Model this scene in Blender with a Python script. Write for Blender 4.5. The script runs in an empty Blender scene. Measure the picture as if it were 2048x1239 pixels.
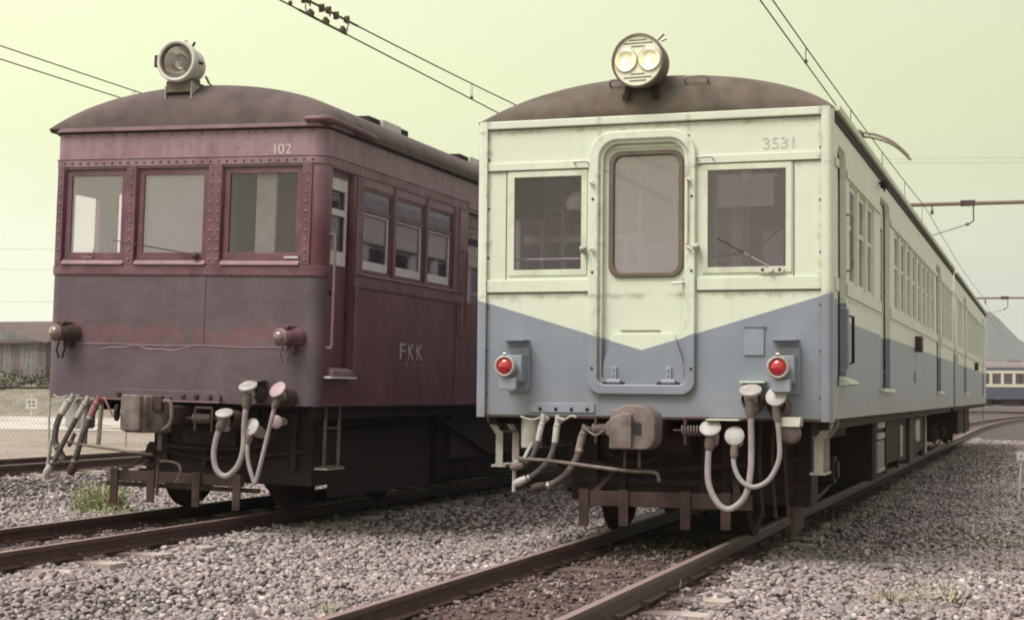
import bpy, bmesh, math, random
import numpy as np
from mathutils import Vector, Matrix
R_ = math.radians
random.seed(7); rng = np.random.default_rng(11)
scene = bpy.context.scene
COL = scene.collection

# ---------------------------------------------------------------- camera
CAM_POS = Vector((2.951, -11.954, 1.170))
YAW, PITCH, ROLL = 0.329, 0.052, 0.010
d = Vector((-math.sin(YAW)*math.cos(PITCH), math.cos(YAW)*math.cos(PITCH), math.sin(PITCH)))
r = d.cross(Vector((0, 0, 1))).normalized(); u = r.cross(d)
r2 = math.cos(ROLL)*r + math.sin(ROLL)*u; u2 = -math.sin(ROLL)*r + math.cos(ROLL)*u
cam = bpy.data.cameras.new('camera'); camo = bpy.data.objects.new('camera', cam); COL.objects.link(camo)
camo.matrix_world = Matrix(((r2.x, u2.x, -d.x, CAM_POS.x), (r2.y, u2.y, -d.y, CAM_POS.y), (r2.z, u2.z, -d.z, CAM_POS.z), (0, 0, 0, 1)))
cam.sensor_width = 36.0; cam.lens = 36.0*3133.1/2048
cam.clip_start = 0.1; cam.clip_end = 9000
scene.camera = camo

# ---------------------------------------------------------------- sky, sun, exposure
SUN_EL, SUN_AZ = R_(56), R_(-32)          # azimuth measured from the direction behind the camera, towards its left
world = bpy.data.worlds.new('World'); scene.world = world; world.use_nodes = True
nt = world.node_tree; N = nt.nodes; Lk = nt.links
bg = N['Background']
sky = N.new('ShaderNodeTexSky'); sky.sky_type = 'NISHITA'; sky.sun_disc = False
sky.sun_elevation = SUN_EL; sky.dust_density = 6; sky.air_density = 1.5; sky.ozone_density = 0.5
sun_dir = Vector((math.sin(SUN_AZ)*math.cos(SUN_EL), -math.cos(SUN_AZ)*math.cos(SUN_EL), math.sin(SUN_EL)))  # towards the sun
sky.sun_rotation = math.atan2(sun_dir.x, sun_dir.y)
tc = N.new('ShaderNodeTexCoord'); sx = N.new('ShaderNodeSeparateXYZ'); Lk.new(tc.outputs['Generated'], sx.inputs[0])
ramp = N.new('ShaderNodeValToRGB'); Lk.new(sx.outputs['Z'], ramp.inputs[0])
ramp.color_ramp.interpolation = 'EASE'
e = ramp.color_ramp.elements
e[0].position = 0.0; e[0].color = (1.02, 1.0, 0.82, 1)
e[1].position = 1.0; e[1].color = (1.26, 1.125, 1.225, 1)
k_ = e.new(0.16); k_.color = (0.75, 0.79, 0.44, 1)
k_ = e.new(0.36); k_.color = (0.78, 0.80, 0.56, 1); k_ = e.new(0.06); k_.color = (0.90, 0.92, 0.66, 1)
mul = N.new('ShaderNodeVectorMath'); mul.operation = 'MULTIPLY'; mul.inputs[1].default_value = (10.2, 10.2, 10.2)
Lk.new(ramp.outputs[0], mul.inputs[0])
# thin cloud veil: very large soft noise over the overcast
nz = N.new('ShaderNodeTexNoise'); nz.inputs['Scale'].default_value = 1.6; nz.inputs['Detail'].default_value = 3
Lk.new(tc.outputs['Generated'], nz.inputs['Vector'])
mr = N.new('ShaderNodeMapRange'); mr.inputs['To Min'].default_value = 0.93; mr.inputs['To Max'].default_value = 1.07
Lk.new(nz.outputs['Fac'], mr.inputs['Value'])
# the veil is brighter on the sun's side (left)
sd = N.new('ShaderNodeMath'); sd.operation = 'MULTIPLY_ADD'; sd.inputs[1].default_value = -0.58; sd.inputs[2].default_value = 0.88; Lk.new(sx.outputs['X'], sd.inputs[0])
sm = N.new('ShaderNodeMath'); sm.operation = 'MULTIPLY'; Lk.new(sd.outputs[0], sm.inputs[0]); Lk.new(mr.outputs[0], sm.inputs[1])
mul2 = N.new('ShaderNodeVectorMath'); mul2.operation = 'SCALE'; Lk.new(mul.outputs[0], mul2.inputs[0]); Lk.new(sm.outputs[0], mul2.inputs['Scale'])
mix = N.new('ShaderNodeMixRGB'); mix.inputs[0].default_value = 0.88
Lk.new(sky.outputs[0], mix.inputs[1]); Lk.new(mul2.outputs[0], mix.inputs[2])
Lk.new(mix.outputs[0], bg.inputs[0]); bg.inputs[1].default_value = 0.1
sun = bpy.data.lights.new('sun', 'SUN'); suno = bpy.data.objects.new('sun', sun); COL.objects.link(suno)
sun.energy = 2.5; sun.angle = R_(30); sun.color = (1.0, 0.925, 0.88)
suno.rotation_euler = (-sun_dir).to_track_quat('-Z', 'Y').to_euler()
vs = scene.view_settings; vs.view_transform = 'Standard'; vs.look = 'None'; vs.gamma = 1; vs.use_curve_mapping = False
vs.exposure = 0.38
scene.cycles.filter_width = 1.9; scene.cycles.max_bounces = 6; scene.cycles.transparent_max_bounces = 12

# ---------------------------------------------------------------- helpers
class MB:
    def __init__(s): s.v = []; s.f = []
    def add(s, v, f):
        o = len(s.v); s.v += [tuple(p) for p in v]; s.f += [tuple(i+o for i in q) for q in f]; return s
    def box(s, x0, x1, y0, y1, z0, z1):
        if x0 > x1: x0, x1 = x1, x0
        if y0 > y1: y0, y1 = y1, y0
        if z0 > z1: z0, z1 = z1, z0
        return s.add([(x0,y0,z0),(x1,y0,z0),(x1,y1,z0),(x0,y1,z0),(x0,y0,z1),(x1,y0,z1),(x1,y1,z1),(x0,y1,z1)],
                     [(0,3,2,1),(4,5,6,7),(0,1,5,4),(1,2,6,5),(2,3,7,6),(3,0,4,7)])
    def prism(s, poly, axis, a0, a1):
        """poly: 2D outline; axis 'x','y' or 'z' is the extrusion; poly coords are the two others in order"""
        def P(p, a):
            return {'x': (a, p[0], p[1]), 'y': (p[0], a, p[1]), 'z': (p[0], p[1], a)}[axis]
        n = len(poly); v = [P(p, a0) for p in poly] + [P(p, a1) for p in poly]
        f = [tuple(range(n)), tuple(range(2*n-1, n-1, -1))] + [(i, i+n, (i+1) % n+n, (i+1) % n) for i in range(n)]
        return s.add(v, f)
    def ring(s, outer, inner, axis, a0, a1):
        def P(p, a):
            return {'x': (a, p[0], p[1]), 'y': (p[0], a, p[1]), 'z': (p[0], p[1], a)}[axis]
        n = len(outer); v = [P(p, a0) for p in outer]+[P(p, a0) for p in inner]+[P(p, a1) for p in outer]+[P(p, a1) for p in inner]
        f = []
        for i in range(n):
            j = (i+1) % n
            f += [(i, j, n+j, n+i), (2*n+i, 3*n+i, 3*n+j, 2*n+j), (i, 2*n+i, 2*n+j, j), (n+i, n+j, 3*n+j, 3*n+i)]
        return s.add(v, f)
    def tube(s, pts, rad, n=8, cap=True):
        pts = [Vector(p) for p in pts]; m = len(pts)
        rads = rad if isinstance(rad, (list, tuple)) else [rad]*m
        v = []; f = []; up = None
        for i, p in enumerate(pts):
            t = (pts[min(i+1, m-1)]-pts[max(i-1, 0)]).normalized()
            if up is None:
                up = Vector((0, 0, 1)) if abs(t.z) < .9 else Vector((1, 0, 0))
            a = t.cross(up)
            if a.length < 1e-6: a = t.orthogonal()
            a.normalize(); b = a.cross(t); up = b
            for k in range(n):
                an = 2*math.pi*k/n; v.append(p+(a*math.cos(an)+b*math.sin(an))*rads[i])
        for i in range(m-1):
            for k in range(n):
                k2 = (k+1) % n; f.append((i*n+k, i*n+k2, (i+1)*n+k2, (i+1)*n+k))
        if cap: f += [tuple(range(n-1, -1, -1)), tuple((m-1)*n+k for k in range(n))]
        return s.add(v, f)
    def cyl(s, p0, p1, r0, r1=None, n=16): return s.tube([p0, p1], [r0, r0 if r1 is None else r1], n)
    def lathe(s, prof, origin, axis, n=28):
        """prof: list of (radius, distance along axis); closed at ends when radius 0"""
        o = Vector(origin); t = Vector(axis).normalized(); a = t.orthogonal().normalized(); b = t.cross(a)
        v = []; f = []
        for (rr, h) in prof:
            for k in range(n):
                an = 2*math.pi*k/n; v.append(o+t*h+(a*math.cos(an)+b*math.sin(an))*rr)
        m = len(prof)
        for i in range(m-1):
            for k in range(n):
                k2 = (k+1) % n; f.append((i*n+k, i*n+k2, (i+1)*n+k2, (i+1)*n+k))
        return s.add(v, f)
    def strap(s, pts, w, t, axis):
        """flat bar following pts; w = width along axis vector, t = thickness"""
        pts = [Vector(p) for p in pts]; ax = Vector(axis).normalized(); v = []; f = []; m = len(pts)
        for i, p in enumerate(pts):
            tg = (pts[min(i+1, m-1)]-pts[max(i-1, 0)]).normalized(); nn = tg.cross(ax).normalized()
            for (a, b) in ((-1, -1), (1, -1), (1, 1), (-1, 1)): v.append(p+ax*w/2*a+nn*t/2*b)
        for i in range(m-1):
            for k in range(4):
                k2 = (k+1) % 4; f.append((i*4+k, i*4+k2, (i+1)*4+k2, (i+1)*4+k))
        f += [(3, 2, 1, 0), tuple((m-1)*4+k for k in range(4))]
        return s.add(v, f)
    def wall(s, u0, u1, v0, v1, holes, axis, a0, a1):
        """solid wall with rectangular openings; u,v in-plane, a = thickness range along axis"""
        us = sorted({u0, u1, *[h[0] for h in holes], *[h[1] for h in holes]}); us = [q for q in us if u0 <= q <= u1]
        vs_ = sorted({v0, v1, *[h[2] for h in holes], *[h[3] for h in holes]}); vs_ = [q for q in vs_ if v0 <= q <= v1]
        nu, nv = len(us)-1, len(vs_)-1
        def solid(i, j):
            if i < 0 or j < 0 or i >= nu or j >= nv: return False
            cu, cv = (us[i]+us[i+1])/2, (vs_[j]+vs_[j+1])/2
            return not any(h[0] < cu < h[1] and h[2] < cv < h[3] for h in holes)
        idx = {}
        def V(i, j, k):
            key = (i, j, k)
            if key not in idx:
                a = a0 if k == 0 else a1; uu, vv = us[i], vs_[j]
                s.v.append({'x': (a, uu, vv), 'y': (uu, a, vv), 'z': (uu, vv, a)}[axis]); idx[key] = len(s.v)-1
            return idx[key]
        for i in range(nu):
            for j in range(nv):
                if not solid(i, j): continue
                s.f.append((V(i,j,0), V(i+1,j,0), V(i+1,j+1,0), V(i,j+1,0)))
                s.f.append((V(i,j,1), V(i,j+1,1), V(i+1,j+1,1), V(i+1,j,1)))
                if not solid(i-1, j): s.f.append((V(i,j,0), V(i,j+1,0), V(i,j+1,1), V(i,j,1)))
                if not solid(i+1, j): s.f.append((V(i+1,j,0), V(i+1,j,1), V(i+1,j+1,1), V(i+1,j+1,0)))
                if not solid(i, j-1): s.f.append((V(i,j,0), V(i,j,1), V(i+1,j,1), V(i+1,j,0)))
                if not solid(i, j+1): s.f.append((V(i,j+1,0), V(i+1,j+1,0), V(i+1,j+1,1), V(i,j+1,1)))
        return s
    def build(s, name, mat, parent=None, bevel=0, smooth=35, kind=None, label=None):
        me = bpy.data.meshes.new(name); me.from_pydata(s.v, [], s.f)
        bm = bmesh.new(); bm.from_mesh(me); bmesh.ops.recalc_face_normals(bm, faces=bm.faces); bm.to_mesh(me); bm.free()
        if smooth:
            me.polygons.foreach_set('use_smooth', [True]*len(me.polygons)); me.set_sharp_from_angle(angle=R_(smooth))
        me.materials.append(mat)
        o = bpy.data.objects.new(name, me); COL.objects.link(o); o.parent = parent
        if bevel:
            b = o.modifiers.new('bevel', 'BEVEL'); b.width = bevel; b.segments = 2; b.limit_method = 'ANGLE'; b.angle_limit = R_(40)
        if kind: o['kind'] = kind
        if label: o['label'] = label
        return o

def empty(name, loc=(0, 0, 0), rot=(0, 0, 0)):
    o = bpy.data.objects.new(name, None); COL.objects.link(o); o.location = loc; o.rotation_euler = rot; o.empty_display_size = .2; return o
def tag(o, label=None, cat=None, group=None, kind=None):
    if label: o['label'] = label
    if cat: o['category'] = cat
    if group: o['group'] = group
    if kind: o['kind'] = kind
    return o
def copy_tree(o, parent=None):
    c = o.copy(); COL.objects.link(c); c.parent = parent
    for ch in list(o.children): copy_tree(ch, c)
    return c
def rrect(x0, x1, z0, z1, rt, rb=None, n=6):
    """rounded rectangle outline, rt = top radius, rb = bottom radius"""
    rb = rt if rb is None else rb; P = []
    for (cx, cz, rr, a0) in ((x1-rt, z1-rt, rt, 0), (x0+rt, z1-rt, rt, 90), (x0+rb, z0+rb, rb, 180), (x1-rb, z0+rb, rb, 270)):
        for k in range(n+1):
            a = R_(a0+90*k/n); P.append((cx+rr*math.cos(a), cz+rr*math.sin(a)))
    return P
def bez(pts, n=10):
    """Catmull-Rom through pts"""
    P = [Vector(p) for p in pts]; out = []
    for i in range(len(P)-1):
        p0 = P[max(i-1, 0)]; p1 = P[i]; p2 = P[i+1]; p3 = P[min(i+2, len(P)-1)]
        for k in range(n):
            t = k/n; out.append(.5*((2*p1)+(p2-p0)*t+(2*p0-5*p1+4*p2-p3)*t*t+(-p0+3*p1-3*p2+p3)*t**3))
    out.append(P[-1]); return out
def spring(c0, c1, rad, wire, turns, n=10):
    c0, c1 = Vector(c0), Vector(c1); t = (c1-c0).normalized(); a = t.orthogonal().normalized(); b = t.cross(a); P = []
    for k in range(turns*n+1):
        an = 2*math.pi*k/n; P.append(c0+(c1-c0)*(k/(turns*n))+(a*math.cos(an)+b*math.sin(an))*rad)
    return MB().tube(P, wire, 6)
def text(name, s, size, mat, parent, loc, rot, width=None, extrude=.0015, kind=None):
    cu = bpy.data.curves.new(name, 'FONT'); cu.body = s; cu.size = size; cu.extrude = extrude; cu.align_x = 'CENTER'; cu.align_y = 'CENTER'
    t = bpy.data.objects.new(name, cu); COL.objects.link(t)
    dg = bpy.context.evaluated_depsgraph_get(); me = bpy.data.meshes.new_from_object(t.evaluated_get(dg))
    bpy.data.objects.remove(t); bpy.data.curves.remove(cu)
    me.materials.clear(); me.materials.append(mat)
    o = bpy.data.objects.new(name, me); COL.objects.link(o); o.parent = parent; o.location = loc; o.rotation_euler = rot
    xs = [v.co.x for v in me.vertices]
    if width and xs: o.scale.x = width/(max(xs)-min(xs))
    return o

# ---------------------------------------------------------------- materials
def node_mat(name):
    m = bpy.data.materials.new(name); m.use_nodes = True; t = m.node_tree; return m, t, t.nodes, t.links, t.nodes['Principled BSDF']
def add_noise(n, l, vec, scale, detail=4, rough=.55):
    q = n.new('ShaderNodeTexNoise'); q.inputs['Scale'].default_value = scale; q.inputs['Detail'].default_value = detail; q.inputs['Roughness'].default_value = rough
    if vec is not None: l.new(vec, q.inputs['Vector'])
    return q
def cramp(n, l, fac, stops):
    q = n.new('ShaderNodeValToRGB'); el = q.color_ramp.elements
    el[0].position = stops[0][0]; el[0].color = (*stops[0][1], 1); el[1].position = stops[-1][0]; el[1].color = (*stops[-1][1], 1)
    for p, c in stops[1:-1]:
        z = el.new(p); z.color = (*c, 1)
    l.new(fac, q.inputs[0]); return q
def mixc(n, l, fac, a, b, mode='MIX'):
    q = n.new('ShaderNodeMixRGB'); q.blend_type = mode
    for i, s in ((0, fac), (1, a), (2, b)):
        if isinstance(s, (int, float)): q.inputs[i].default_value = s
        elif isinstance(s, tuple): q.inputs[i].default_value = (*s, 1)
        else: l.new(s, q.inputs[i])
    return q
def bump(n, l, h, bsdf, strength=.3, dist=.01):
    b = n.new('ShaderNodeBump'); b.inputs['Strength'].default_value = strength; b.inputs['Distance'].default_value = dist
    l.new(h, b.inputs['Height']); l.new(b.outputs[0], bsdf.inputs['Normal']); return b
def simple(name, col, rough=.6, metal=0, var=.15, scale=9, bumps=.15, dirt=None, dirt_amt=.5):
    """painted / bare surface with mottling, fine relief and optional dirt colour"""
    m, t, n, l, b = node_mat(name); tcn = n.new('ShaderNodeTexCoord'); o = tcn.outputs['Object']
    a = add_noise(n, l, o, scale); mr_ = n.new('ShaderNodeMapRange'); mr_.inputs['To Min'].default_value = 1-var; mr_.inputs['To Max'].default_value = 1+var
    mr_.inputs['From Min'].default_value = .3; mr_.inputs['From Max'].default_value = .7
    l.new(a.outputs['Fac'], mr_.inputs['Value'])
    c = mixc(n, l, 1.0, col, mr_.outputs[0], 'MULTIPLY'); out = c.outputs[0]
    if dirt:
        q = add_noise(n, l, o, scale*.45, 6, .65); rp = cramp(n, l, q.outputs['Fac'], [(.48, (0, 0, 0)), (.68, (dirt_amt,)*3)])
        out = mixc(n, l, rp.outputs[0], out, dirt).outputs[0]
    l.new(out, b.inputs['Base Color']); b.inputs['Roughness'].default_value = rough; b.inputs['Metallic'].default_value = metal
    if bumps:
        q2 = add_noise(n, l, o, scale*7, 3); bump(n, l, q2.outputs['Fac'], b, bumps, .004)
    return m
def math_n(n, l, op, a, b=None, c=None):
    q = n.new('ShaderNodeMath'); q.operation = op
    for i, s in enumerate((a, b, c)):
        if s is None: continue
        if isinstance(s, (int, float)): q.inputs[i].default_value = s
        else: l.new(s, q.inputs[i])
    return q.outputs[0]
def glass(name, tint, refl=1.0, dust=.08, dustcol=(.5, .5, .48)):
    """thin pane: see-through, mirror-like by Fresnel, a film of dust"""
    m = bpy.data.materials.new(name); m.use_nodes = True; t = m.node_tree; n, l = t.nodes, t.links
    n.remove(n['Principled BSDF']); out = n['Material Output']
    tr = n.new('ShaderNodeBsdfTransparent'); tr.inputs[0].default_value = (*tint, 1)
    gl = n.new('ShaderNodeBsdfGlossy'); gl.inputs['Roughness'].default_value = .03; gl.inputs[0].default_value = (.97, .87, 1.0, 1)
    fr = n.new('ShaderNodeFresnel'); fr.inputs[0].default_value = 1.5
    f2 = math_n(n, l, 'MULTIPLY', fr.outputs[0], refl)
    mx = n.new('ShaderNodeMixShader'); l.new(f2, mx.inputs[0]); l.new(tr.outputs[0], mx.inputs[1]); l.new(gl.outputs[0], mx.inputs[2])
    df = n.new('ShaderNodeBsdfDiffuse'); df.inputs[0].default_value = (*dustcol, 1)
    tcn = n.new('ShaderNodeTexCoord'); q = add_noise(n, l, tcn.outputs['Object'], 3.0, 5)
    dd = n.new('ShaderNodeMapRange'); dd.inputs['From Min'].default_value = .3; dd.inputs['From Max'].default_value = .7
    dd.inputs['To Min'].default_value = dust*.85; dd.inputs['To Max'].default_value = dust*1.15; l.new(q.outputs['Fac'], dd.inputs['Value'])
    mx2 = n.new('ShaderNodeMixShader'); l.new(dd.outputs[0], mx2.inputs[0]); l.new(mx.outputs[0], mx2.inputs[1]); l.new(df.outputs[0], mx2.inputs[2])
    l.new(mx2.outputs[0], out.inputs[0]); return m

def car_livery(name, chev=True, fade=0.0):
    """cream over blue; on the end wall (y < 0.09) the blue rises from a V under the door"""
    m, t, n, l, b = node_mat(name); tcn = n.new('ShaderNodeTexCoord'); o = tcn.outputs['Object']
    s = n.new('ShaderNodeSeparateXYZ'); l.new(o, s.inputs[0])
    ax = math_n(n, l, 'ABSOLUTE', math_n(n, l, 'ADD', s.outputs['X'], .055))
    vline = math_n(n, l, 'MULTIPLY_ADD', ax, .295, 1.505)
    side = math_n(n, l, 'MULTIPLY_ADD', math_n(n, l, 'LESS_THAN', s.outputs['Y'], .90), .155, 1.755)
    isf = math_n(n, l, 'LESS_THAN', s.outputs['Y'], .09) if chev else 0.0
    line = mixn(n, l, isf, side, vline) if chev else side
    isblue = math_n(n, l, 'LESS_THAN', s.outputs['Z'], line)
    nzb = add_noise(n, l, o, 2.2, 5); nzf = add_noise(n, l, o, 14, 5, .6)
    cream = cramp(n, l, nzb.outputs['Fac'], [(.3, (.63, .68, .58)), (.7, (.68, .73, .625))])
    blue = cramp(n, l, nzb.outputs['Fac'], [(.28, (.20, .228, .285)), (.72, (.255, .285, .35))])
    base = mixc(n, l, isblue, cream.outputs[0], blue.outputs[0])
    # rain streaks: noise stretched along z
    mp = n.new('ShaderNodeMapping'); mp.inputs['Scale'].default_value = (13, 13, .8); l.new(o, mp.inputs[0])
    st = add_noise(n, l, mp.outputs[0], 1.0, 5, .6); sr = cramp(n, l, st.outputs['Fac'], [(.55, (0, 0, 0)), (.82, (.22,)*3)])
    base2 = mixc(n, l, sr.outputs[0], base.outputs[0], (.30, .25, .22))
    sp = cramp(n, l, nzf.outputs['Fac'], [(.66, (0, 0, 0)), (.80, (.35,)*3)])
    base3 = mixc(n, l, sp.outputs[0], base2.outputs[0], (.32, .23, .17))
    # road dirt thrown up on the lowest hand's breadth
    lo = n.new('ShaderNodeMapRange'); lo.inputs['From Min'].default_value = 1.25; lo.inputs['From Max'].default_value = .98
    lo.inputs['To Max'].default_value = .45; l.new(s.outputs['Z'], lo.inputs['Value'])
    lof = math_n(n, l, 'MULTIPLY', lo.outputs[0], nzf.outputs['Fac'])
    base4 = mixc(n, l, lof, base3.outputs[0], (.24, .19, .17))
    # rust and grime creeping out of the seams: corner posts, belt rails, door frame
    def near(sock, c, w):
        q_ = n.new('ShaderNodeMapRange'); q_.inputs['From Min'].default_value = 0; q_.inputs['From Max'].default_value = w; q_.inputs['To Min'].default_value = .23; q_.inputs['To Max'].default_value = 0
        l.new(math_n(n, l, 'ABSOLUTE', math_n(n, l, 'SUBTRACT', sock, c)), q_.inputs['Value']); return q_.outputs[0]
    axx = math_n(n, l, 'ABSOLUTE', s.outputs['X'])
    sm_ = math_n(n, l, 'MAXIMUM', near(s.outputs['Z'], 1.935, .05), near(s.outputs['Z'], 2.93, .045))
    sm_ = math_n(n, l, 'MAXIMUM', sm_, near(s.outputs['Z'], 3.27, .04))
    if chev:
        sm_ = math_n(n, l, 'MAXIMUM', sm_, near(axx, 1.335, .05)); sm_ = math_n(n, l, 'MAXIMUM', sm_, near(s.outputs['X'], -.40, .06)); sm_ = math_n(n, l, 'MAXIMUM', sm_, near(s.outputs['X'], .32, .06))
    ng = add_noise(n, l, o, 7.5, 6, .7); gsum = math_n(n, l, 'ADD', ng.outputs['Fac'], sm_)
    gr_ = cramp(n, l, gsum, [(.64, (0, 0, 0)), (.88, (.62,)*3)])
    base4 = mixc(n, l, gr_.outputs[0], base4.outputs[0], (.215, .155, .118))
    l.new(base4.outputs[0], b.inputs['Base Color']); b.inputs['Roughness'].default_value = .42
    rr = n.new('ShaderNodeMapRange'); rr.inputs['To Min'].default_value = .30; rr.inputs['To Max'].default_value = .52
    l.new(nzb.outputs['Fac'], rr.inputs['Value']); l.new(rr.outputs[0], b.inputs['Roughness'])
    q = add_noise(n, l, o, 1.7, 2); bump(n, l, q.outputs['Fac'], b, .45, .035)
    return m
def mixn(n, l, f, a, b):
    q = n.new('ShaderNodeMix'); q.data_type = 'FLOAT'
    for i, s in ((0, f), (2, a), (3, b)):
        if isinstance(s, (int, float)): q.inputs[i].default_value = s
        else: l.new(s, q.inputs[i])
    return q.outputs[0]

def maroon(name):
    """weathered maroon; the lower end sheets are chalky and grey with old red showing through"""
    m, t, n, l, b = node_mat(name); tcn = n.new('ShaderNodeTexCoord'); o = tcn.outputs['Object']
    s = n.new('ShaderNodeSeparateXYZ'); l.new(o, s.inputs[0])
    nb = add_noise(n, l, o, 1.6, 5, .6); nf = add_noise(n, l, o, 11, 6, .65)
    mar = cramp(n, l, nb.outputs['Fac'], [(.25, (.100, .025, .041)), (.5, (.132, .038, .060)), (.75, (.165, .064, .090))])
    chalk = cramp(n, l, nb.outputs['Fac'], [(.3, (.082, .054, .073)), (.5, (.104, .073, .095)), (.7, (.132, .098, .122))])
    front = math_n(n, l, 'LESS_THAN', s.outputs['Y'], .10)
    low = math_n(n, l, 'LESS_THAN', s.outputs['Z'], 2.205)
    fl = math_n(n, l, 'MULTIPLY', front, low)
    base = mixc(n, l, fl, mar.outputs[0], chalk.outputs[0])
    # red patches on the front lower sheet around the seam
    zc = math_n(n, l, 'ABSOLUTE', math_n(n, l, 'SUBTRACT', s.outputs['Z'], 1.66))
    mm = n.new('ShaderNodeMapRange'); mm.inputs['From Min'].default_value = .02; mm.inputs['From Max'].default_value = .24
    mm.inputs['To Min'].default_value = .17; mm.inputs['To Max'].default_value = -.12; l.new(zc, mm.inputs['Value'])
    np_ = add_noise(n, l, o, 4.2, 7, .72); pv = math_n(n, l, 'ADD', np_.outputs['Fac'], mm.outputs[0])
    pr = cramp(n, l, pv, [(.54, (0, 0, 0)), (.70, (.58,)*3)])
    pf = math_n(n, l, 'MULTIPLY', pr.outputs[0], fl)
    base = mixc(n, l, pf, base.outputs[0], (.195, .070, .080))
    # small scuffs and flaked spots showing old primer
    ns = add_noise(n, l, o, 34, 5, .72); nsm = add_noise(n, l, o, 2.3, 3); sc = cramp(n, l, math_n(n, l, 'MULTIPLY_ADD', nsm.outputs['Fac'], .35, ns.outputs['Fac']), [(.80, (0, 0, 0)), (.87, (.6,)*3)])
    base = mixc(n, l, sc.outputs[0], base.outputs[0], (.27, .19, .205))
    # chalky bloom on the upper end and letter board
    up = n.new('ShaderNodeMapRange'); up.inputs['From Min'].default_value = 2.6; up.inputs['From Max'].default_value = 3.35; up.inputs['To Max'].default_value = .8
    l.new(s.outputs['Z'], up.inputs['Value'])
    mp = n.new('ShaderNodeMapping'); mp.inputs['Scale'].default_value = (7, 7, 1.0); l.new(o, mp.inputs[0])
    st = add_noise(n, l, mp.outputs[0], 1.0, 5, .62); su = math_n(n, l, 'MULTIPLY', up.outputs[0], math_n(n, l, 'MULTIPLY', st.outputs['Fac'], 1.7))
    base = mixc(n, l, su, base.outputs[0], (.34, .235, .29))
    # dark grime streaks
    sr = cramp(n, l, st.outputs['Fac'], [(.55, (0, 0, 0)), (.8, (.45,)*3)])
    base = mixc(n, l, sr.outputs[0], base.outputs[0], (.085, .05, .05))
    fr = cramp(n, l, nf.outputs['Fac'], [(.34, (.35,)*3), (.48, (0, 0, 0))])
    base = mixc(n, l, fr.outputs[0], base.outputs[0], (.11, .065, .06))
    l.new(base.outputs[0], b.inputs['Base Color']); b.inputs['Roughness'].default_value = .55
    q = add_noise(n, l, o, 2.6, 3); bump(n, l, q.outputs['Fac'], b, .55, .035)
    return m

M = {}
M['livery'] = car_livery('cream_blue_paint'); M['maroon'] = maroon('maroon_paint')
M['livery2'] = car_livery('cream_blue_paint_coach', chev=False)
M['cream'] = simple('cream_paint', (.64, .70, .575), .4, var=.05, dirt=(.35, .27, .2), dirt_amt=.35)
M['lavender'] = simple('blue_grey_paint', (.265, .295, .36), .42, var=.1, dirt=(.2, .16, .15), dirt_amt=.3)
M['mar2'] = simple('maroon_frame_paint', (.135, .052, .074), .5, var=.3, scale=6, dirt=(.22, .135, .175), dirt_amt=.5)
M['maroon_pale'] = simple('chalky_maroon_paint', (.25, .155, .19), .6, var=.2, scale=6, dirt=(.15, .075, .085), dirt_amt=.6)
M['roof_brown'] = simple('weathered_roof_canvas', (.115, .094, .076), .88, var=.28, scale=5, dirt=(.19, .135, .088), dirt_amt=.5, bumps=.35)
M['roof_dark'] = simple('sooty_roof_canvas', (.088, .064, .059), .85, var=.25, scale=5, dirt=(.135, .098, .09), dirt_amt=.7, bumps=.8)
M['rubber_brown'] = simple('brown_window_rubber', (.135, .098, .078), .6, var=.2)
M['dark'] = simple('oily_black_metal', (.015, .0062, .0068), .8, var=.35, scale=6, dirt=(.036, .016, .0155), dirt_amt=.6)
M['under'] = simple('brake_dust_metal', (.026, .0125, .0125), .85, var=.4, scale=5, dirt=(.06, .032, .029), dirt_amt=.6)
M['rustmetal'] = simple('rusty_iron', (.056, .030, .028), .8, var=.4, scale=8, dirt=(.125, .078, .07), dirt_amt=.5, bumps=.4)
M['coupler'] = simple('rusty_coupler_casting', (.135, .102, .094), .75, var=.4, scale=9, dirt=(.27, .225, .21), dirt_amt=.7, bumps=.5)
M['hose'] = simple('dusty_rubber_hose', (.075, .058, .058), .8, var=.3, scale=14, dirt=(.17, .135, .125), dirt_amt=.5)
M['cable'] = simple('grey_jumper_cable', (.33, .295, .31), .7, var=.15, scale=9, dirt=(.19, .125, .105), dirt_amt=.7)
M['white'] = simple('chipped_white_paint', (.62, .625, .57), .5, var=.1, dirt=(.4, .33, .28), dirt_amt=.5)
M['lilac'] = simple('faded_pink_paint', (.42, .30, .35), .55, var=.1, dirt=(.3, .2, .2), dirt_amt=.4)
M['redpaint'] = simple('faded_red_paint', (.27, .115, .11), .55, var=.2)
M['cap'] = simple('grimy_pale_cap', (.43, .415, .41), .5, var=.12, scale=14, dirt=(.26, .2, .17), dirt_amt=.6)
M['grey'] = simple('grey_equipment_paint', (.40, .385, .36), .6, var=.15, dirt=(.2, .13, .1), dirt_amt=.5)
M['steel'] = simple('dull_bare_steel', (.42, .40, .37), .4, metal=.7, var=.2)
M['handle'] = simple('worn_handrail', (.30, .27, .24), .5, metal=.3, var=.2)
M['seat'] = simple('dark_green_cloth', (.10, .10, .08), .9)
M['interior'] = simple('grey_interior_paint', (.42, .40, .42), .6, var=.1)
M['interior_dark'] = simple('brown_interior_wood', (.11, .085, .08), .6, var=.2)
M['interior_pale'] = simple('pale_interior_paint', (.60, .56, .60), .6, var=.08)
M['black'] = simple('black_paint', (.018, .015, .015), .5)
M['glass_clear'] = glass('window_glass', (.94, .92, .95), .9, .03, (.5, .47, .51))
M['glass_dusty'] = glass('dusty_window_glass', (.94, .92, .95), 2.2, .12, (.62, .58, .63))
M['glass_hazy'] = glass('hazy_window_glass', (.62, .62, .64), 1.2, .50, (.42, .40, .44))
M['glass_dim'] = glass('dim_window_glass', (.90, .87, .92), 1.5, .06, (.52, .48, .54))
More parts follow.
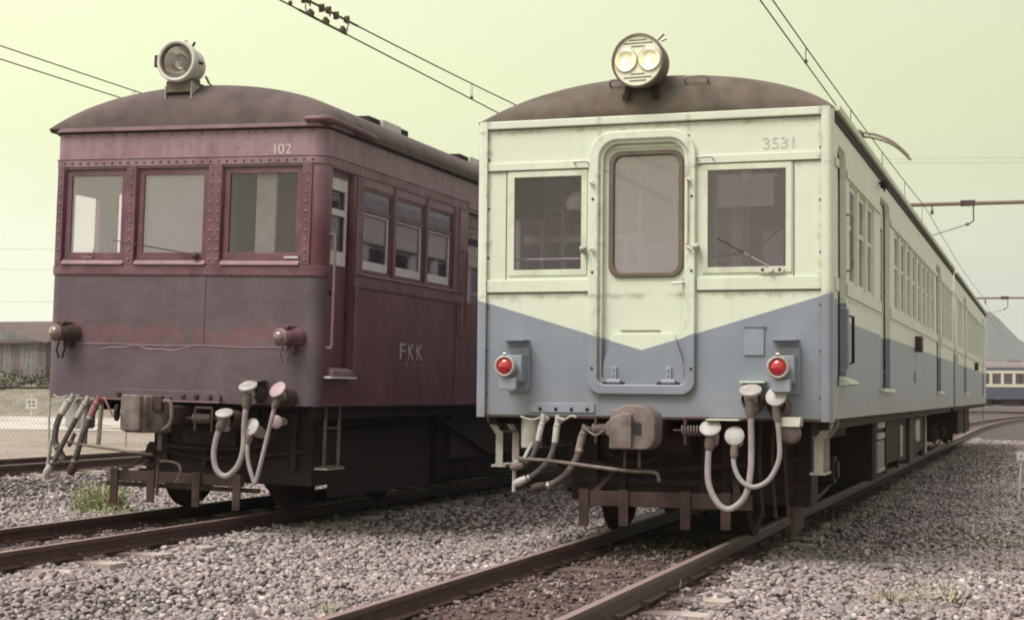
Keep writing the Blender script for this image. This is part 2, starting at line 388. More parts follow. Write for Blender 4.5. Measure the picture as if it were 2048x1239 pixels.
M['glass_film'] = glass('filmed_window_glass', (.93, .90, .95), 4.2, .12, (.60, .55, .62))
M['glass_blue'] = glass('hazy_upper_light_glass', (.6, .6, .66), 1.5, .55, (.26, .25, .31))
m, t_, n_, l_, b_ = node_mat('clear_marker_lens'); b_.inputs['Base Color'].default_value = (.20, .13, .12, 1); b_.inputs['Roughness'].default_value = .12; b_.inputs['Coat Weight'].default_value = 1.0; M['dark_lens'] = m
M['wire'] = simple('overhead_wire_copper', (.10, .06, .04), .6, var=.1, bumps=0)
M['wire_grey'] = simple('grey_far_wire', (.34, .33, .25), .7, var=.05, bumps=0)

# ---------------------------------------------------------------- ground
XL = -4.633                                  # centre line of the maroon car's track
def ground_z(x, y):
    """ballast shoulders and falls (numpy friendly)"""
    x = np.asarray(x, float); y = np.asarray(y, float)
    z = -.185 + .018*np.sin(x*1.9+.4*y)*np.cos(y*1.3-.5*x) + .012*np.sin(x*5.1+1)*np.sin(y*4.3)
    for c in (0, XL): z = z + .035*np.exp(-((x-c)/1.1)**4)
    z = z + .055*np.clip(np.sin(1.1*x+2.2)*np.sin(.85*y+1.1)+.35*np.sin(2.7*x-y)-.35, 0, 1)*(np.abs(x) > .85)*(np.abs(x-XL) > .9)
    z = z - .05*np.exp(-((x+2.2)/.55)**2)
    z = z - .05/(1+np.exp(-(x-2.7)*5))
    z = z - .035/(1+np.exp((x+7.2)*5))
    return z
def axis_pts(segs):
    out = []
    for a, b, n in segs: out += list(np.linspace(a, b, n, endpoint=False))
    return np.array(out+[segs[-1][1]])
def grid_mesh(name, xs, ys, zf, mat):
    X, Y = np.meshgrid(xs, ys); Z = zf(X, Y); nx, ny = len(xs), len(ys)
    v = np.stack([X, Y, Z], -1).reshape(-1, 3)
    i = np.arange(nx*ny).reshape(ny, nx); f = np.stack([i[:-1, :-1], i[:-1, 1:], i[1:, 1:], i[1:, :-1]], -1).reshape(-1, 4)
    me = bpy.data.meshes.new(name); me.from_pydata(v.tolist(), [], f.tolist()); me.materials.append(mat)
    me.polygons.foreach_set('use_smooth', [True]*len(me.polygons))
    o = bpy.data.objects.new(name, me); COL.objects.link(o); return o
def ground_mat():
    m, t, n, l, b = node_mat('ballast_and_dirt'); tcn = n.new('ShaderNodeTexCoord'); o = tcn.outputs['Object']
    s = n.new('ShaderNodeSeparateXYZ'); l.new(o, s.inputs[0])
    v1 = n.new('ShaderNodeTexVoronoi'); v1.inputs['Scale'].default_value = 17; l.new(o, v1.inputs['Vector'])
    cell = cramp(n, l, v1.outputs['Color'], [(0, (.10, .082, .078)), (.5, (.185, .155, .148)), (1, (.30, .262, .25))])
    edge = cramp(n, l, v1.outputs['Distance'], [(.15, (1, 1, 1)), (.62, (.18, .18, .18))])
    grav = mixc(n, l, 1.0, cell.outputs[0], edge.outputs[0], 'MULTIPLY')
    # sandy, weedy ground outside the ballast
    n1 = add_noise(n, l, o, .35, 6, .6); n2 = add_noise(n, l, o, 9, 5, .7)
    sand = cramp(n, l, n2.outputs['Fac'], [(.3, (.25, .20, .165)), (.7, (.42, .355, .30))])
    gr = cramp(n, l, n1.outputs['Fac'], [(.48, (0, 0, 0)), (.62, (.7,)*3)])
    sand2 = mixc(n, l, gr.outputs[0], sand.outputs[0], (.21, .19, .12))
    left = n.new('ShaderNodeMapRange'); left.inputs['From Min'].default_value = -14.2; left.inputs['From Max'].default_value = -15.6; l.new(s.outputs['X'], left.inputs['Value'])
    right = n.new('ShaderNodeMapRange'); right.inputs['From Min'].default_value = 2.9; right.inputs['From Max'].default_value = 3.8; l.new(math_n(n, l, 'ADD', s.outputs['X'], math_n(n, l, 'MULTIPLY', n1.outputs['Fac'], .8)), right.inputs['Value'])
    fac = math_n(n, l, 'MAXIMUM', left.outputs[0], right.outputs[0])
    base = mixc(n, l, fac, grav.outputs[0], sand2.outputs[0])
    # rust, oil and brake dust along the two near tracks
    for c in (0, XL):
        dd = math_n(n, l, 'ABSOLUTE', math_n(n, l, 'SUBTRACT', s.outputs['X'], c))
        q = n.new('ShaderNodeMapRange'); q.inputs['From Min'].default_value = .95; q.inputs['From Max'].default_value = .5; q.inputs['To Max'].default_value = .85; l.new(dd, q.inputs['Value'])
        base = mixc(n, l, q.outputs[0], base.outputs[0], (.105, .068, .058))
    l.new(base.outputs[0], b.inputs['Base Color']); b.inputs['Roughness'].default_value = .95
    bump(n, l, edge.outputs[0], b, .8, .03)
    return m
def stone_mat(name, cols, dust):
    m, t, n, l, b = node_mat(name); g = n.new('ShaderNodeNewGeometry'); oi = n.new('ShaderNodeObjectInfo')
    rv = math_n(n, l, 'FRACT', math_n(n, l, 'ADD', g.outputs['Random Per Island'], oi.outputs['Random']))
    c = cramp(n, l, rv, cols); tcn = n.new('ShaderNodeTexCoord')
    q = add_noise(n, l, g.outputs['Position'], 38, 5, .65); mr_ = n.new('ShaderNodeMapRange'); mr_.inputs['To Min'].default_value = .62; mr_.inputs['To Max'].default_value = 1.38; l.new(q.outputs['Fac'], mr_.inputs['Value'])
    c2 = mixc(n, l, 1.0, c.outputs[0], mr_.outputs[0], 'MULTIPLY')
    q2 = add_noise(n, l, g.outputs['Position'], .9, 4, .6); rp = cramp(n, l, q2.outputs['Fac'], [(.42, (0, 0, 0)), (.66, (.55,)*3)])
    c3 = mixc(n, l, rp.outputs[0], c2.outputs[0], dust)
    l.new(c3.outputs[0], b.inputs['Base Color']); b.inputs['Roughness'].default_value = .9
    q3 = add_noise(n, l, g.outputs['Position'], 90, 3); bump(n, l, q3.outputs['Fac'], b, .5, .006)
    return m
STONE_COLS = [(0, (.095, .076, .08)), (.13, (.21, .18, .178)), (.34, (.325, .286, .278)), (.52, (.255, .226, .226)), (.70, (.40, .356, .335)), (.85, (.345, .268, .255)), (1, (.62, .565, .525))]
M['ground'] = ground_mat()
M['stone'] = stone_mat('grey_crushed_stone', STONE_COLS, (.31, .256, .248))
M['stone_rust'] = stone_mat('rust_stained_stone', [(0, (.07, .046, .04)), (.5, (.13, .092, .08)), (.8, (.20, .15, .135)), (1, (.36, .31, .29))], (.105, .066, .056))
xs = axis_pts([(-900, -60, 14), (-60, -16, 22), (-16, -8, 32), (-8, 5, 130), (5, 20, 20), (20, 120, 12), (120, 900, 8)])
ys = axis_pts([(-60, -6, 12), (-6, 4, 100), (4, 14, 60), (14, 50, 60), (50, 150, 25), (150, 2600, 14)])
ground = grid_mesh('ground', xs, ys, ground_z, M['ground']); tag(ground, kind='structure')

# ---------------------------------------------------------------- tracks
RAILP = [(-.061, -.122), (.061, -.122), (.061, -.113), (.012, -.098), (.009, -.045), (.030, -.036), (.0315, -.010), (.026, 0), (-.026, 0), (-.0315, -.010), (-.030, -.036), (-.009, -.045), (-.012, -.098), (-.061, -.113)]
def rail_mat():
    m, t, n, l, b = node_mat('rusty_rail_steel'); tcn = n.new('ShaderNodeTexCoord'); o = tcn.outputs['Object']
    q = add_noise(n, l, o, 14, 5, .65); s = n.new('ShaderNodeSeparateXYZ'); l.new(o, s.inputs[0])
    c = cramp(n, l, q.outputs['Fac'], [(.3, (.055, .026, .025)), (.55, (.085, .042, .039)), (.75, (.13, .072, .066))])
    # running surface rubbed a little brighter
    g = n.new('ShaderNodeNewGeometry'); sn = n.new('ShaderNodeSeparateXYZ'); l.new(g.outputs['Normal'], sn.inputs[0])
    top = math_n(n, l, 'MULTIPLY', math_n(n, l, 'GREATER_THAN', sn.outputs['Z'], .6), math_n(n, l, 'GREATER_THAN', s.outputs['Z'], -.008))
    c2 = mixc(n, l, math_n(n, l, 'MULTIPLY', top, .8), c.outputs[0], (.38, .275, .255))
    l.new(c2.outputs[0], b.inputs['Base Color']); b.inputs['Roughness'].default_value = .55; l.new(math_n(n, l, 'MULTIPLY', top, .35), b.inputs['Metallic'])
    bump(n, l, q.outputs['Fac'], b, .3, .004); return m
def wood_mat():
    m, t, n, l, b = node_mat('weathered_sleeper_wood'); tcn = n.new('ShaderNodeTexCoord'); o = tcn.outputs['Object']
    mp = n.new('ShaderNodeMapping'); mp.inputs['Scale'].default_value = (2.0, 26, 26); l.new(o, mp.inputs[0])
    q = add_noise(n, l, mp.outputs[0], 1.0, 6, .65); q2 = add_noise(n, l, o, 3)
    c = cramp(n, l, q.outputs['Fac'], [(.3, (.085, .06, .05)), (.6, (.17, .125, .105)), (.8, (.27, .215, .185))])
    # the weathered ends are bleached
    s = n.new('ShaderNodeSeparateXYZ'); l.new(o, s.inputs[0]); e_ = n.new('ShaderNodeMapRange'); e_.inputs['From Min'].default_value = .72; e_.inputs['From Max'].default_value = .9; e_.inputs['To Max'].default_value = .8
    l.new(math_n(n, l, 'ABSOLUTE', s.outputs['X']), e_.inputs['Value'])
    c2 = mixc(n, l, e_.outputs[0], c.outputs[0], (.50, .44, .385))
    l.new(c2.outputs[0], b.inputs['Base Color']); b.inputs['Roughness'].default_value = .9; bump(n, l, q.outputs['Fac'], b, .7, .012); return m
M['rail'] = rail_mat(); M['wood'] = wood_mat()
def sweep_rail(path):
    v = []; f = []; m = len(RAILP)
    for i, p in enumerate(path):
        a = path[max(i-1, 0)]; c = path[min(i+1, len(path)-1)]; t = Vector((c[0]-a[0], c[1]-a[1], 0)).normalized(); nx, ny = t.y, -t.x
        for (px, pz) in RAILP: v.append((p[0]+nx*px, p[1]+ny*px, p[2]+pz))
    for i in range(len(path)-1):
        for k in range(m):
            k2 = (k+1) % m; f.append((i*m+k, i*m+k2, (i+1)*m+k2, (i+1)*m+k))
    f += [tuple(range(m-1, -1, -1)), tuple((len(path)-1)*m+k for k in range(m))]
    return MB().add(v, f)
slp = MB(); slp.prism([(-1.02, -.07), (-1.0, -.1), (1.0, -.1), (1.02, -.07), (1.03, .08), (1.0, .1), (-1.0, .1), (-1.03, .075)], 'z', -.14, 0)
def center_line(fn, ys_): return [Vector((*fn(y), 0)) for y in ys_]
def track(label, path, sleepers, zoff=0):
    """path: list of (x,y) centre points; sleepers: list of (x,y,angle)"""
    root = empty('railway_track', (0, 0, zoff)); tag(root, label, kind='structure')
    for s in (-1, 1):
        pp = []
        for i, p in enumerate(path):
            a = path[max(i-1, 0)]; c = path[min(i+1, len(path)-1)]; t = Vector((c[0]-a[0], c[1]-a[1])).normalized()
            pp.append((p[0]+t.y*s*.565, p[1]-t.x*s*.565, 0))
        sweep_rail(pp).build('rail', M['rail'], root)
    base = None
    for (x, y, a) in sleepers:
        if base is None:
            base = slp.build('sleeper', M['wood'], root, smooth=0); o = base
        else:
            o = base.copy(); COL.objects.link(o)
        o.parent = root; o.location = (x+random.uniform(-.03, .03), y+random.uniform(-.02, .02), -(.142 if abs(x) < .1 else .122)-random.uniform(0, .02)); o.rotation_euler = (random.uniform(-.008, .008), random.uniform(-.006, .006), a+random.uniform(-.02, .02))
    # iron dog spikes holding both rails, hammered beside the rail foot
    sp = MB()
    for (x, y, a) in sleepers:
        if y > 6: continue
        for s in (-1, 1):
            for q in (-1, 1):
                xx = x+s*.565+q*.075; sp.box(xx-.011, xx+.011, y+q*.03-.011, y+q*.03+.011, -.15, -.098); sp.box(xx-.018-.012*(q > 0), xx+.018+.012*(q < 0), y+q*.03-.016, y+q*.03+.016, -.103, -.088)
    if sp.v: sp.build('rail_spikes', M['rustmetal'], root, kind='stuff', smooth=0)
    return root
# right track: straight under the cars, then swings to the right in the distance
def rpath(y):
    q = max(0, y-45); return (q*q/900.0, y)
rp = [rpath(y) for y in [-7, 0, 20, 40]+list(range(46, 112, 5))]
track('rusty track under the cream and blue railcars, curving away right', rp, [(0, y, 0) for y in np.arange(-6.6, 40, .66)])
track('rusty track under the maroon railcar', [(XL, -8), (XL, 70)], [(XL, y, 0) for y in np.arange(-7.0, 24, .66)])
t3 = track('farther rusty track left of the maroon railcar', [(-10.55, -14), (-10.75, 15), (-11.6, 60)], [(-10.6-.007*max(0, y), y, 0) for y in np.arange(-2, 24, .66)], .13)
# ballast shoulder that carries the far left track
b3 = grid_mesh('ballast_shoulder', np.linspace(-13.4, -8.6, 25), np.linspace(-16, 60, 90), lambda X, Y: ground_z(X, Y)-.02+.19*np.clip(1.4-np.abs((X+10.7+.007*np.clip(Y, 0, 99))/1.7)**3, 0, 1), M['ground']); tag(b3, kind='structure')

# ---------------------------------------------------------------- ballast stones
def stone_shapes(n):
    out = []
    for k in range(n):
        bm = bmesh.new()
        for _ in range(11):
            p = Vector(rng.normal(size=3)).normalized()*rng.uniform(.7, 1.05); bm.verts.new((p.x, p.y*.85, p.z*.68))
        bmesh.ops.convex_hull(bm, input=bm.verts[:]); 
        for vv in [q for q in bm.verts if not q.link_faces]: bm.verts.remove(vv)
        bm.verts.index_update(); out.append((np.array([q.co[:] for q in bm.verts]), np.array([[q.index for q in f.verts] for f in bm.faces])))
        bm.free()
    return out
SH = stone_shapes(18)
def rand_rot(n):
    q = rng.normal(size=(n, 4)); q /= np.linalg.norm(q, axis=1)[:, None]; w, x, y, z = q.T
    return np.stack([1-2*(y*y+z*z), 2*(x*y-z*w), 2*(x*z+y*w), 2*(x*y+z*w), 1-2*(x*x+z*z), 2*(y*z-x*w), 2*(x*z-y*w), 2*(y*z+x*w), 1-2*(x*x+y*y)], -1).reshape(n, 3, 3)
RAILX = [(c+s*.565) for c in (0, XL) for s in (-1, 1)]
def scatter(x0, x1, y0, y1, dens, smin, smax):
    n = int((x1-x0)*(y1-y0)*dens); x = rng.uniform(x0, x1, n); y = rng.uniform(y0, y1, n)
    s = smin+(smax-smin)*rng.beta(1.5, 3.4, n)
    return np.stack([x, y, s], 1)
def on_rail(P):
    m = np.zeros(len(P), bool)
    for rx in RAILX: m |= np.abs(P[:, 0]-rx) < (.045+P[:, 2]*.75)
    return m
def inside_track(P): return (np.abs(P[:, 0]) < .80) | (np.abs(P[:, 0]-XL) < .62)
Z = [scatter(-7.4, 3.3, -5.2, 2.2, 640, .017, .062), scatter(-9.0, -5.3, 2.2, 13, 260, .024, .062), scatter(-5.3, -1.3, 2.2, 11, 200, .024, .06), scatter(.2, 3.2, 2.2, 14, 330, .020, .058),
     scatter(.5, 3.4, 14, 38, 110, .03, .06), scatter(-13.0, -8.6, 3, 16, 90, .03, .06), scatter(3.2, 4.6, -5, 14, 45, .015, .04), scatter(-3.6, -1.2, 11, 28, 90, .03, .06)]
P = np.concatenate(Z); P = P[~on_rail(P)]
# thin out where dirt has swallowed the stones, and between the rails
keep = np.ones(len(P), bool); ins = inside_track(P); keep &= ~(ins & (rng.uniform(size=len(P)) < .35))
keep &= ~((P[:, 0] > 2.6) & (rng.uniform(size=len(P)) < np.clip((P[:, 0]-2.6)*.75, 0, .9)))
for cx, y0_, pr_ in ((0, -6.6, .30), (XL, -7.0, .60)):
    ph_ = np.abs((P[:, 1]-y0_+.33) % .66-.33); keep &= ~((np.abs(P[:, 0]-cx) < 1.06) & (ph_ < .12) & (rng.uniform(size=len(P)) < pr_))
P = P[keep]; ins = inside_track(P); P[ins, 2] *= .78
zg = ground_z(P[:, 0], P[:, 1])
b3m = (np.abs(P[:, 0]+10.8) < 2.2); zg[b3m] += .17*np.clip(1.4-np.abs((P[b3m, 0]+10.75)/1.7)**3, 0, 1)
pz = zg + P[:, 2]*rng.uniform(.0, .55, len(P))
for cx in (0, XL):
    near = np.abs(P[:, 0]-cx) < 1.05                       # a few lie on top of the sleepers
    pz[near] = np.minimum(pz[near], -.04-P[near, 2]*.55)
rot = rand_rot(len(P)); var = rng.integers(0, len(SH), len(P))
# pixel size to choose the 300 largest
dv = np.stack([P[:, 0]-CAM_POS.x, P[:, 1]-CAM_POS.y, pz-CAM_POS.z], 1); dep = dv@np.array(d); u_ = (dv@np.array(r2))/dep; v_ = (dv@np.array(u2))/dep
vis = (np.abs(u_) < .325) & (np.abs(v_) < .197) & (dep > 1); size = np.where(vis & ~ins, P[:, 2]/dep, 0)
top = np.zeros(len(P), bool); top[np.argsort(-size)[:300]] = True
def stone_mass(name, mask, mat, parent):
    V = []; F = []; off = 0
    for k, (sv, sf) in enumerate(SH):
        ii = np.where(mask & (var == k))[0]
        if not len(ii): continue
        vv = np.einsum('nij,vj->nvi', rot[ii], sv)*P[ii, 2][:, None, None]
        vv[..., 2] *= .8
        vv += np.stack([P[ii, 0], P[ii, 1], pz[ii]], 1)[:, None, :]
        ff = sf[None]+(np.arange(len(ii))*len(sv))[:, None, None]+off; off += len(ii)*len(sv)
        V.append(vv.reshape(-1, 3)); F.append(ff.reshape(-1, 3))
    V = np.concatenate(V); F = np.concatenate(F); me = bpy.data.meshes.new(name)
    me.vertices.add(len(V)); me.vertices.foreach_set('co', V.astype('f').ravel()); me.loops.add(F.size); me.loops.foreach_set('vertex_index', F.astype('i').ravel())
    me.polygons.add(len(F)); me.polygons.foreach_set('loop_start', np.arange(0, F.size, 3, dtype='i'))
    me.update(calc_edges=True); me.validate(); me.materials.append(mat)
    o = bpy.data.objects.new(name, me); COL.objects.link(o); o.parent = parent; return o
tag(stone_mass('ballast_gravel', ~top & ~ins, M['stone'], None), 'grey crushed stone ballast lying around the tracks', 'gravel', kind='stuff')
tag(stone_mass('stained_gravel', ~top & ins, M['stone_rust'], None), 'rust brown gravel between the rails', 'gravel', kind='stuff')
SM = []
for k, (sv, sf) in enumerate(SH):
    bm = bmesh.new(); vs_b = [bm.verts.new(p) for p in sv]
    for q in sf: bm.faces.new([vs_b[i] for i in q])
    bmesh.ops.dissolve_limit(bm, angle_limit=R_(8), verts=bm.verts[:], edges=bm.edges[:]); bmesh.ops.bevel(bm, geom=bm.edges[:], offset=.025, segments=1, affect='EDGES')
    me = bpy.data.meshes.new('stone'); bm.to_mesh(me); bm.free(); me.materials.append(M['stone']); SM.append(me)
for i in np.where(top)[0]:
    o = bpy.data.objects.new('stone', SM[var[i]]); COL.objects.link(o); o.parent = ground
    o.matrix_local = Matrix.Translation((P[i, 0], P[i, 1], pz[i])) @ Matrix.Diagonal((P[i, 2], P[i, 2], P[i, 2]*.8, 1)) @ Matrix(rot[i].tolist()).to_4x4()

# ================================================================ railcar building blocks
def roof_mesh(x0, x1, zt, H, n, m, dd, L, thick=.03, yf=-.03):
    cx, hw = (x0+x1)/2, (x1-x0)/2; xs_ = [math.sin(a)*hw for a in np.linspace(-math.pi/2, math.pi/2, 41)]
    ys_ = [yf+dd*(1-math.cos(a)) for a in np.linspace(0, math.pi/2, 9)] + list(np.linspace(yf+dd, L, 18)[1:])
    def Zf(x, y, off):
        t = min(1, max(0, (y-yf)/dd)); g = (1-(1-t)**2)**.5
        return zt+max(0, 1-abs(x/hw)**n)**(1/m)*H*g-off
    v = []; f = []; W_ = len(xs_)
    for off in (0, thick):
        for y in ys_:
            for x in xs_: v.append((cx+x*(1 if off == 0 else .985), y+(off if y == ys_[0] else 0), Zf(x, y, off)))
    h = len(ys_)*W_
    for j in range(len(ys_)-1):
        for i in range(W_-1):
            a = j*W_+i; f.append((a, a+1, a+W_+1, a+W_)); f.append((h+a, h+a+W_, h+a+W_+1, h+a+1))
    for i in range(W_-1):
        f.append((i, h+i, h+i+1, i+1)); a = (len(ys_)-1)*W_+i; f.append((a, a+1, h+a+1, h+a))
    for j in range(len(ys_)-1):
        a = j*W_; f.append((a, a+W_, h+a+W_, h+a)); a = j*W_+W_-1; f.append((a, h+a, h+a+W_, a+W_))
    mb = MB(); mb.add(v, f); return mb
WHEEL = [(0, -.07), (.10, -.07), (.11, -.05), (.33, -.03), (.36, -.065), (.43, -.065), (.44, .03), (.47, .035), (.47, .06), (.37, .06), (.34, .0), (.12, .02), (.10, .07), (0, .07)]
def bogie(parent, yc, base=2.1):
    fr = MB()
    for s in (-1, 1):
        x = s*.86
        fr.prism([(yc-base/2-.35, .50), (yc-base/2-.25, .62), (yc-.45, .58), (yc-.3, .50), (yc+.3, .50), (yc+.45, .58), (yc+base/2+.25, .62), (yc+base/2+.35, .50), (yc+base/2-.25, .44), (yc+.4, .36), (yc-.4, .36), (yc-base/2+.25, .44)], 'x', x-.05, x+.05)
    fr.box(-.86, .86, yc-.2, yc+.2, .38, .60)
    fr.box(-.30, .30, yc-.25, yc+.25, .60, .80)
    for e_ in (-1, 1): fr.box(-.86, .86, yc+e_*(base/2+.30)-.04, yc+e_*(base/2+.30)+.04, .48, .60)
    b = fr.build('bogie', M['under'], parent, bevel=.008)
    for ax in (-1, 1):
        ya = yc+ax*base/2
        MB().cyl((-.9, ya, .45), (.9, ya, .45), .06, n=12).build('axle', M['dark'], b)
        for s in (-1, 1):
            MB().lathe([(q, h*s) for q, h in WHEEL], (s*.56, ya, .45), (1, 0, 0), 32).build('wheel', M['under'], b)
            ab = MB(); ab.prism(rrect(ya-.13, ya+.13, .32, .58, .05, .08), 'x', s*.80, s*1.02); ab.cyl((s*1.02, ya, .45), (s*1.05, ya, .45), .09, n=14)
            ab.build('axle_box', M['rustmetal'], b, bevel=.006)
            spring((s*.90, ya-.2, .40), (s*.90, ya-.2, .60), .05, .012, 5).build('spring', M['under'], b)
    for s in (-1, 1):
        for k in range(3):
            spring((s*.90, yc-.16+.16*k, .30), (s*.90, yc-.16+.16*k, .5), .06, .014, 4).build('spring', M['under'], b)
        MB().tube(bez([(s*.97, yc-base/2-.3, .34), (s*.97, yc-.3, .25), (s*.97, yc+.3, .25), (s*.97, yc+base/2+.3, .34)], 6), .02, 6).build('brake_rod', M['rustmetal'], b)
    return b
def steps_stirrup(parent, x, y0, y1, ztop, zbot, mat, inset=.07, w=.05):
    s = 1 if x > 0 else -1; mb = MB()
    for y in (y0, y1):
        mb.strap([(x, y, ztop), (x, y, ztop-.06), (x-s*inset, y, ztop-.17), (x-s*inset, y, zbot)], w, .012, (1, 0, 0) if abs(s) and inset else (0, 1, 0))
    mb.box(x-s*inset-.07, x-s*inset+.05, y0, y1, zbot, zbot+.018)
    mb.box(x-s*inset-.05, x-s*inset+.03, y0, y1, (ztop+zbot)/2+.06, (ztop+zbot)/2+.072)
    return mb.build('footstep', mat, parent)
def window_unit(parent, axis, a, u0, u1, z0, z1, out, fmat, gmat, fw=.035, split=None, depth=.03):
    """a framed window set in an opening; axis 'y' = end wall (a = y of the frame face), 'x' = side wall; out = outward sign"""
    mb = MB(); A0, A1 = (a, a-out*depth)
    outer = [(u0, z0), (u1, z0), (u1, z1), (u0, z1)]; inner = [(u0+fw, z0+fw), (u1-fw, z0+fw), (u1-fw, z1-fw), (u0+fw, z1-fw)]
    mb.ring(outer, inner, axis, min(A0, A1), max(A0, A1))
    w = mb.build('window', fmat, parent, bevel=.003)
    panes = [(z0+fw, z1-fw, 0)]
    if split:
        m = MB()
        if axis == 'x': m.box(min(A0, A1)+.004, max(A0, A1)-.004, u0+fw, u1-fw, split-.018, split+.018)
        else: m.box(u0+fw, u1-fw, min(A0, A1)+.004, max(A0, A1)-.004, split-.018, split+.018)
        m.build('meeting_rail', fmat, w); panes = [(z0+fw, split-.018, .008), (split+.018, z1-fw, 0)]
    for (p0, p1, off) in panes:
        g = MB(); am = (A0+A1)/2-out*off
        if axis == 'x': g.box(am-.002, am+.002, u0+fw-.004, u1-fw+.004, p0-.004, p1+.004)
        else: g.box(u0+fw-.004, u1-fw+.004, am-.002, am+.002, p0-.004, p1+.004)
        g.build('pane', gmat, w, smooth=0)
    return w
def handrail(parent, pts, rad=.012, mat=None, name='handrail'):
    return MB().tube(pts, rad, 8).build(name, mat or M['handle'], parent)
def jumper_head(parent, c, mat, tilt=0, face=(0, -1, .15), rad=.075, stem=True):
    """round hinged cover of a jumper socket with its collar"""
    c = Vector(c); ax = Vector(face).normalized()
    j = MB().lathe([(0, .028), (rad*.7, .028), (rad, .016), (rad, 0), (rad*.8, -.012), (0, -.012)], c, ax, 20).build('jumper_cap', mat, parent)
    b = MB().lathe([(0, -.012), (rad*.62, -.012), (rad*.66, -.09), (rad*.5, -.16), (0, -.16)], c, ax, 16).build('socket', M['grey'], j)
    return j
def coupler_box(parent, x, yf, z, style):
    if style == 'round':
        o = MB(); prof = [(-.16, -.165), (.12, -.165), (.165, -.135), (.185, -.085), (.185, .06), (.165, .11), (.11, .15), (.03, .168), (-.06, .163), (-.10, .135), (-.155, .125), (-.155, .055), (-.19, .03), (-.19, -.06), (-.16, -.075)]
        o.prism([(x+a, z+b) for a, b in prof], 'y', yf, yf+.26)
        c = o.build('coupler', M['coupler'], parent, bevel=.009)
        MB().prism([(x-.155, z-.16), (x+.015, z-.16), (x+.015, z+.10), (x-.05, z+.105), (x-.15, z+.06)], 'y', yf-.035, yf+.01).build('coupler_knuckle', M['coupler'], c, bevel=.007)
        MB().prism(rrect(x+.025, x+.085, z-.055, z+.035, .012), 'y', yf-.004, yf+.03).build('coupler_mouth', M['black'], c)
        for dx in (-.055, .055):
            MB().cyl((x+dx, yf+.06, z-.30), (x+dx, yf+.06, z-.16), .012, n=8).build('lock_pin', M['rustmetal'], c)
    else:
        o = MB(); o.prism([(x-.195, -.62+yf+.62), (x+.02, yf), (x+.02, yf+.10), (x+.12, yf+.16), (x+.12, yf+.30), (x-.195, yf+.30)], 'z', z-.165, z+.165)
        c = o.build('coupler', M['coupler'], parent, bevel=.02)
        k = MB(); k.prism(rrect(x-.20, x+.0, z-.15, z+.17, .03), 'y', yf-.05, yf+.02); k.build('coupler_knuckle', M['coupler'], c, bevel=.012)
        kp = MB(); kp.tube(bez([(x+.13, yf+.12, z+.12), (x+.20, yf+.12, z+.11), (x+.215, yf+.12, z), (x+.20, yf+.12, z-.08), (x+.13, yf+.12, z-.14)], 5), .018, 8); kp.build('guard_loop', M['coupler'], c)
        MB().prism([(x+.02, z+.165), (x+.12, z+.165), (x+.12, z+.02), (x+.02, z+.04)], 'y', yf+.10, yf+.16).build('coupler_jaw', M['rustmetal'], c, bevel=.01)
        MB().cyl((x+.06, yf+.2, z-.32), (x+.06, yf+.2, z-.165), .02, n=8).build('lock_pin', M['coupler'], c)
    sh = MB(); sh.box(x-.07, x+.07, yf+.25, .3, z-.09, z+.07); sh.build('shank', M['rustmetal'], c, bevel=.01)
    return c
def buffer_spring(parent, xa, xb, y, z):
    br = MB(); xm = max(xa, xb); xn = min(xa, xb)
    br.tube(bez([(xn, y-.02, z-.11), (xn, y-.02, z+.08), (xn+.03, y-.02, z+.095), (xm-.03, y-.02, z+.095), (xm, y-.02, z+.08), (xm, y-.02, z-.11)], 3), .013, 6)
    b = br.build('spring_bracket', M['rustmetal'], parent)
    spring((xn-.03, y, z), (xm-.015, y, z), .038, .0065, 8, 12).build('coil_spring', M['coupler'], b)
    MB().cyl((xn-.1, y, z), (xm+.06, y, z), .010, n=8).build('spring_rod', M['rustmetal'], b)
    return b
def pilot(parent, y, legs, ztop, zbot, bz0, bz1, mat, x0, x1):
    p = MB().box(x0, x1, y, y+.05, bz0, bz1).build('rail_guard', mat, parent, bevel=.006)
    for (lx, zb) in legs: MB().box(lx-.04, lx+.04, y-.022, y-.003, zb, ztop).build('guard_leg', mat, p, bevel=.004)
    for s in (-1, 1): MB().strap([(x0+.12 if s < 0 else x1-.12, y+.03, bz1), (x0+.25 if s < 0 else x1-.25, y+.5, .62)], .05, .014, (1, 0, 0)).build('guard_stay', mat, p)
    return p
def air_hose(parent, pts, rad, headmat, handle_pts, tailmat=None):
    h = MB().tube(bez(pts, 8), rad, 10).build('air_hose', M['hose'], parent)
    p0, p1 = Vector(pts[0]), Vector(pts[1]); t = (p0-p1).normalized()
    ck = MB(); ck.cyl(p0-t*.10, p0+t*.03, rad*1.12, rad*1.2, 12); ck.tube(bez([p0+t*.03, p0+t*.06+Vector((0, .02, 0)), p0+t*.07+Vector((0, .12, .01))], 5), rad*1.1, 10); ck.cyl(p0+t*.06, p0+t*.12, .022, n=8)
    c = ck.build('angle_cock', headmat, h); MB().tube(bez(handle_pts, 5), .009, 6).build('cock_handle', headmat, c)
    e0, e1 = Vector(pts[-1]), Vector(pts[-2]); t2 = (e0-e1).normalized()
    MB().tube([e0-t2*.05, e0+t2*.02, e0+t2*.06], [rad*1.15, rad*1.5, rad*1.1], 10).build('hose_coupling', tailmat or M['hose'], h)
    for q in (.16, .84):
        bp_ = bez(pts, 8); i = int(q*(len(bp_)-1)); MB().tube([bp_[i], bp_[i+1]], rad*1.15, 10).build('hose_clip', M['steel'], h)
    return h
def rivets(parent, pts, rad, axis, mat, name='rivets'):
    mb = MB(); ax = Vector(axis).normalized()
    for p in pts: mb.lathe([(rad, 0), (rad*.82, rad*.45), (rad*.4, rad*.68), (0.0001, rad*.72)], p, ax, 8)
    return mb.build(name, mat, parent, kind='stuff', smooth=60)
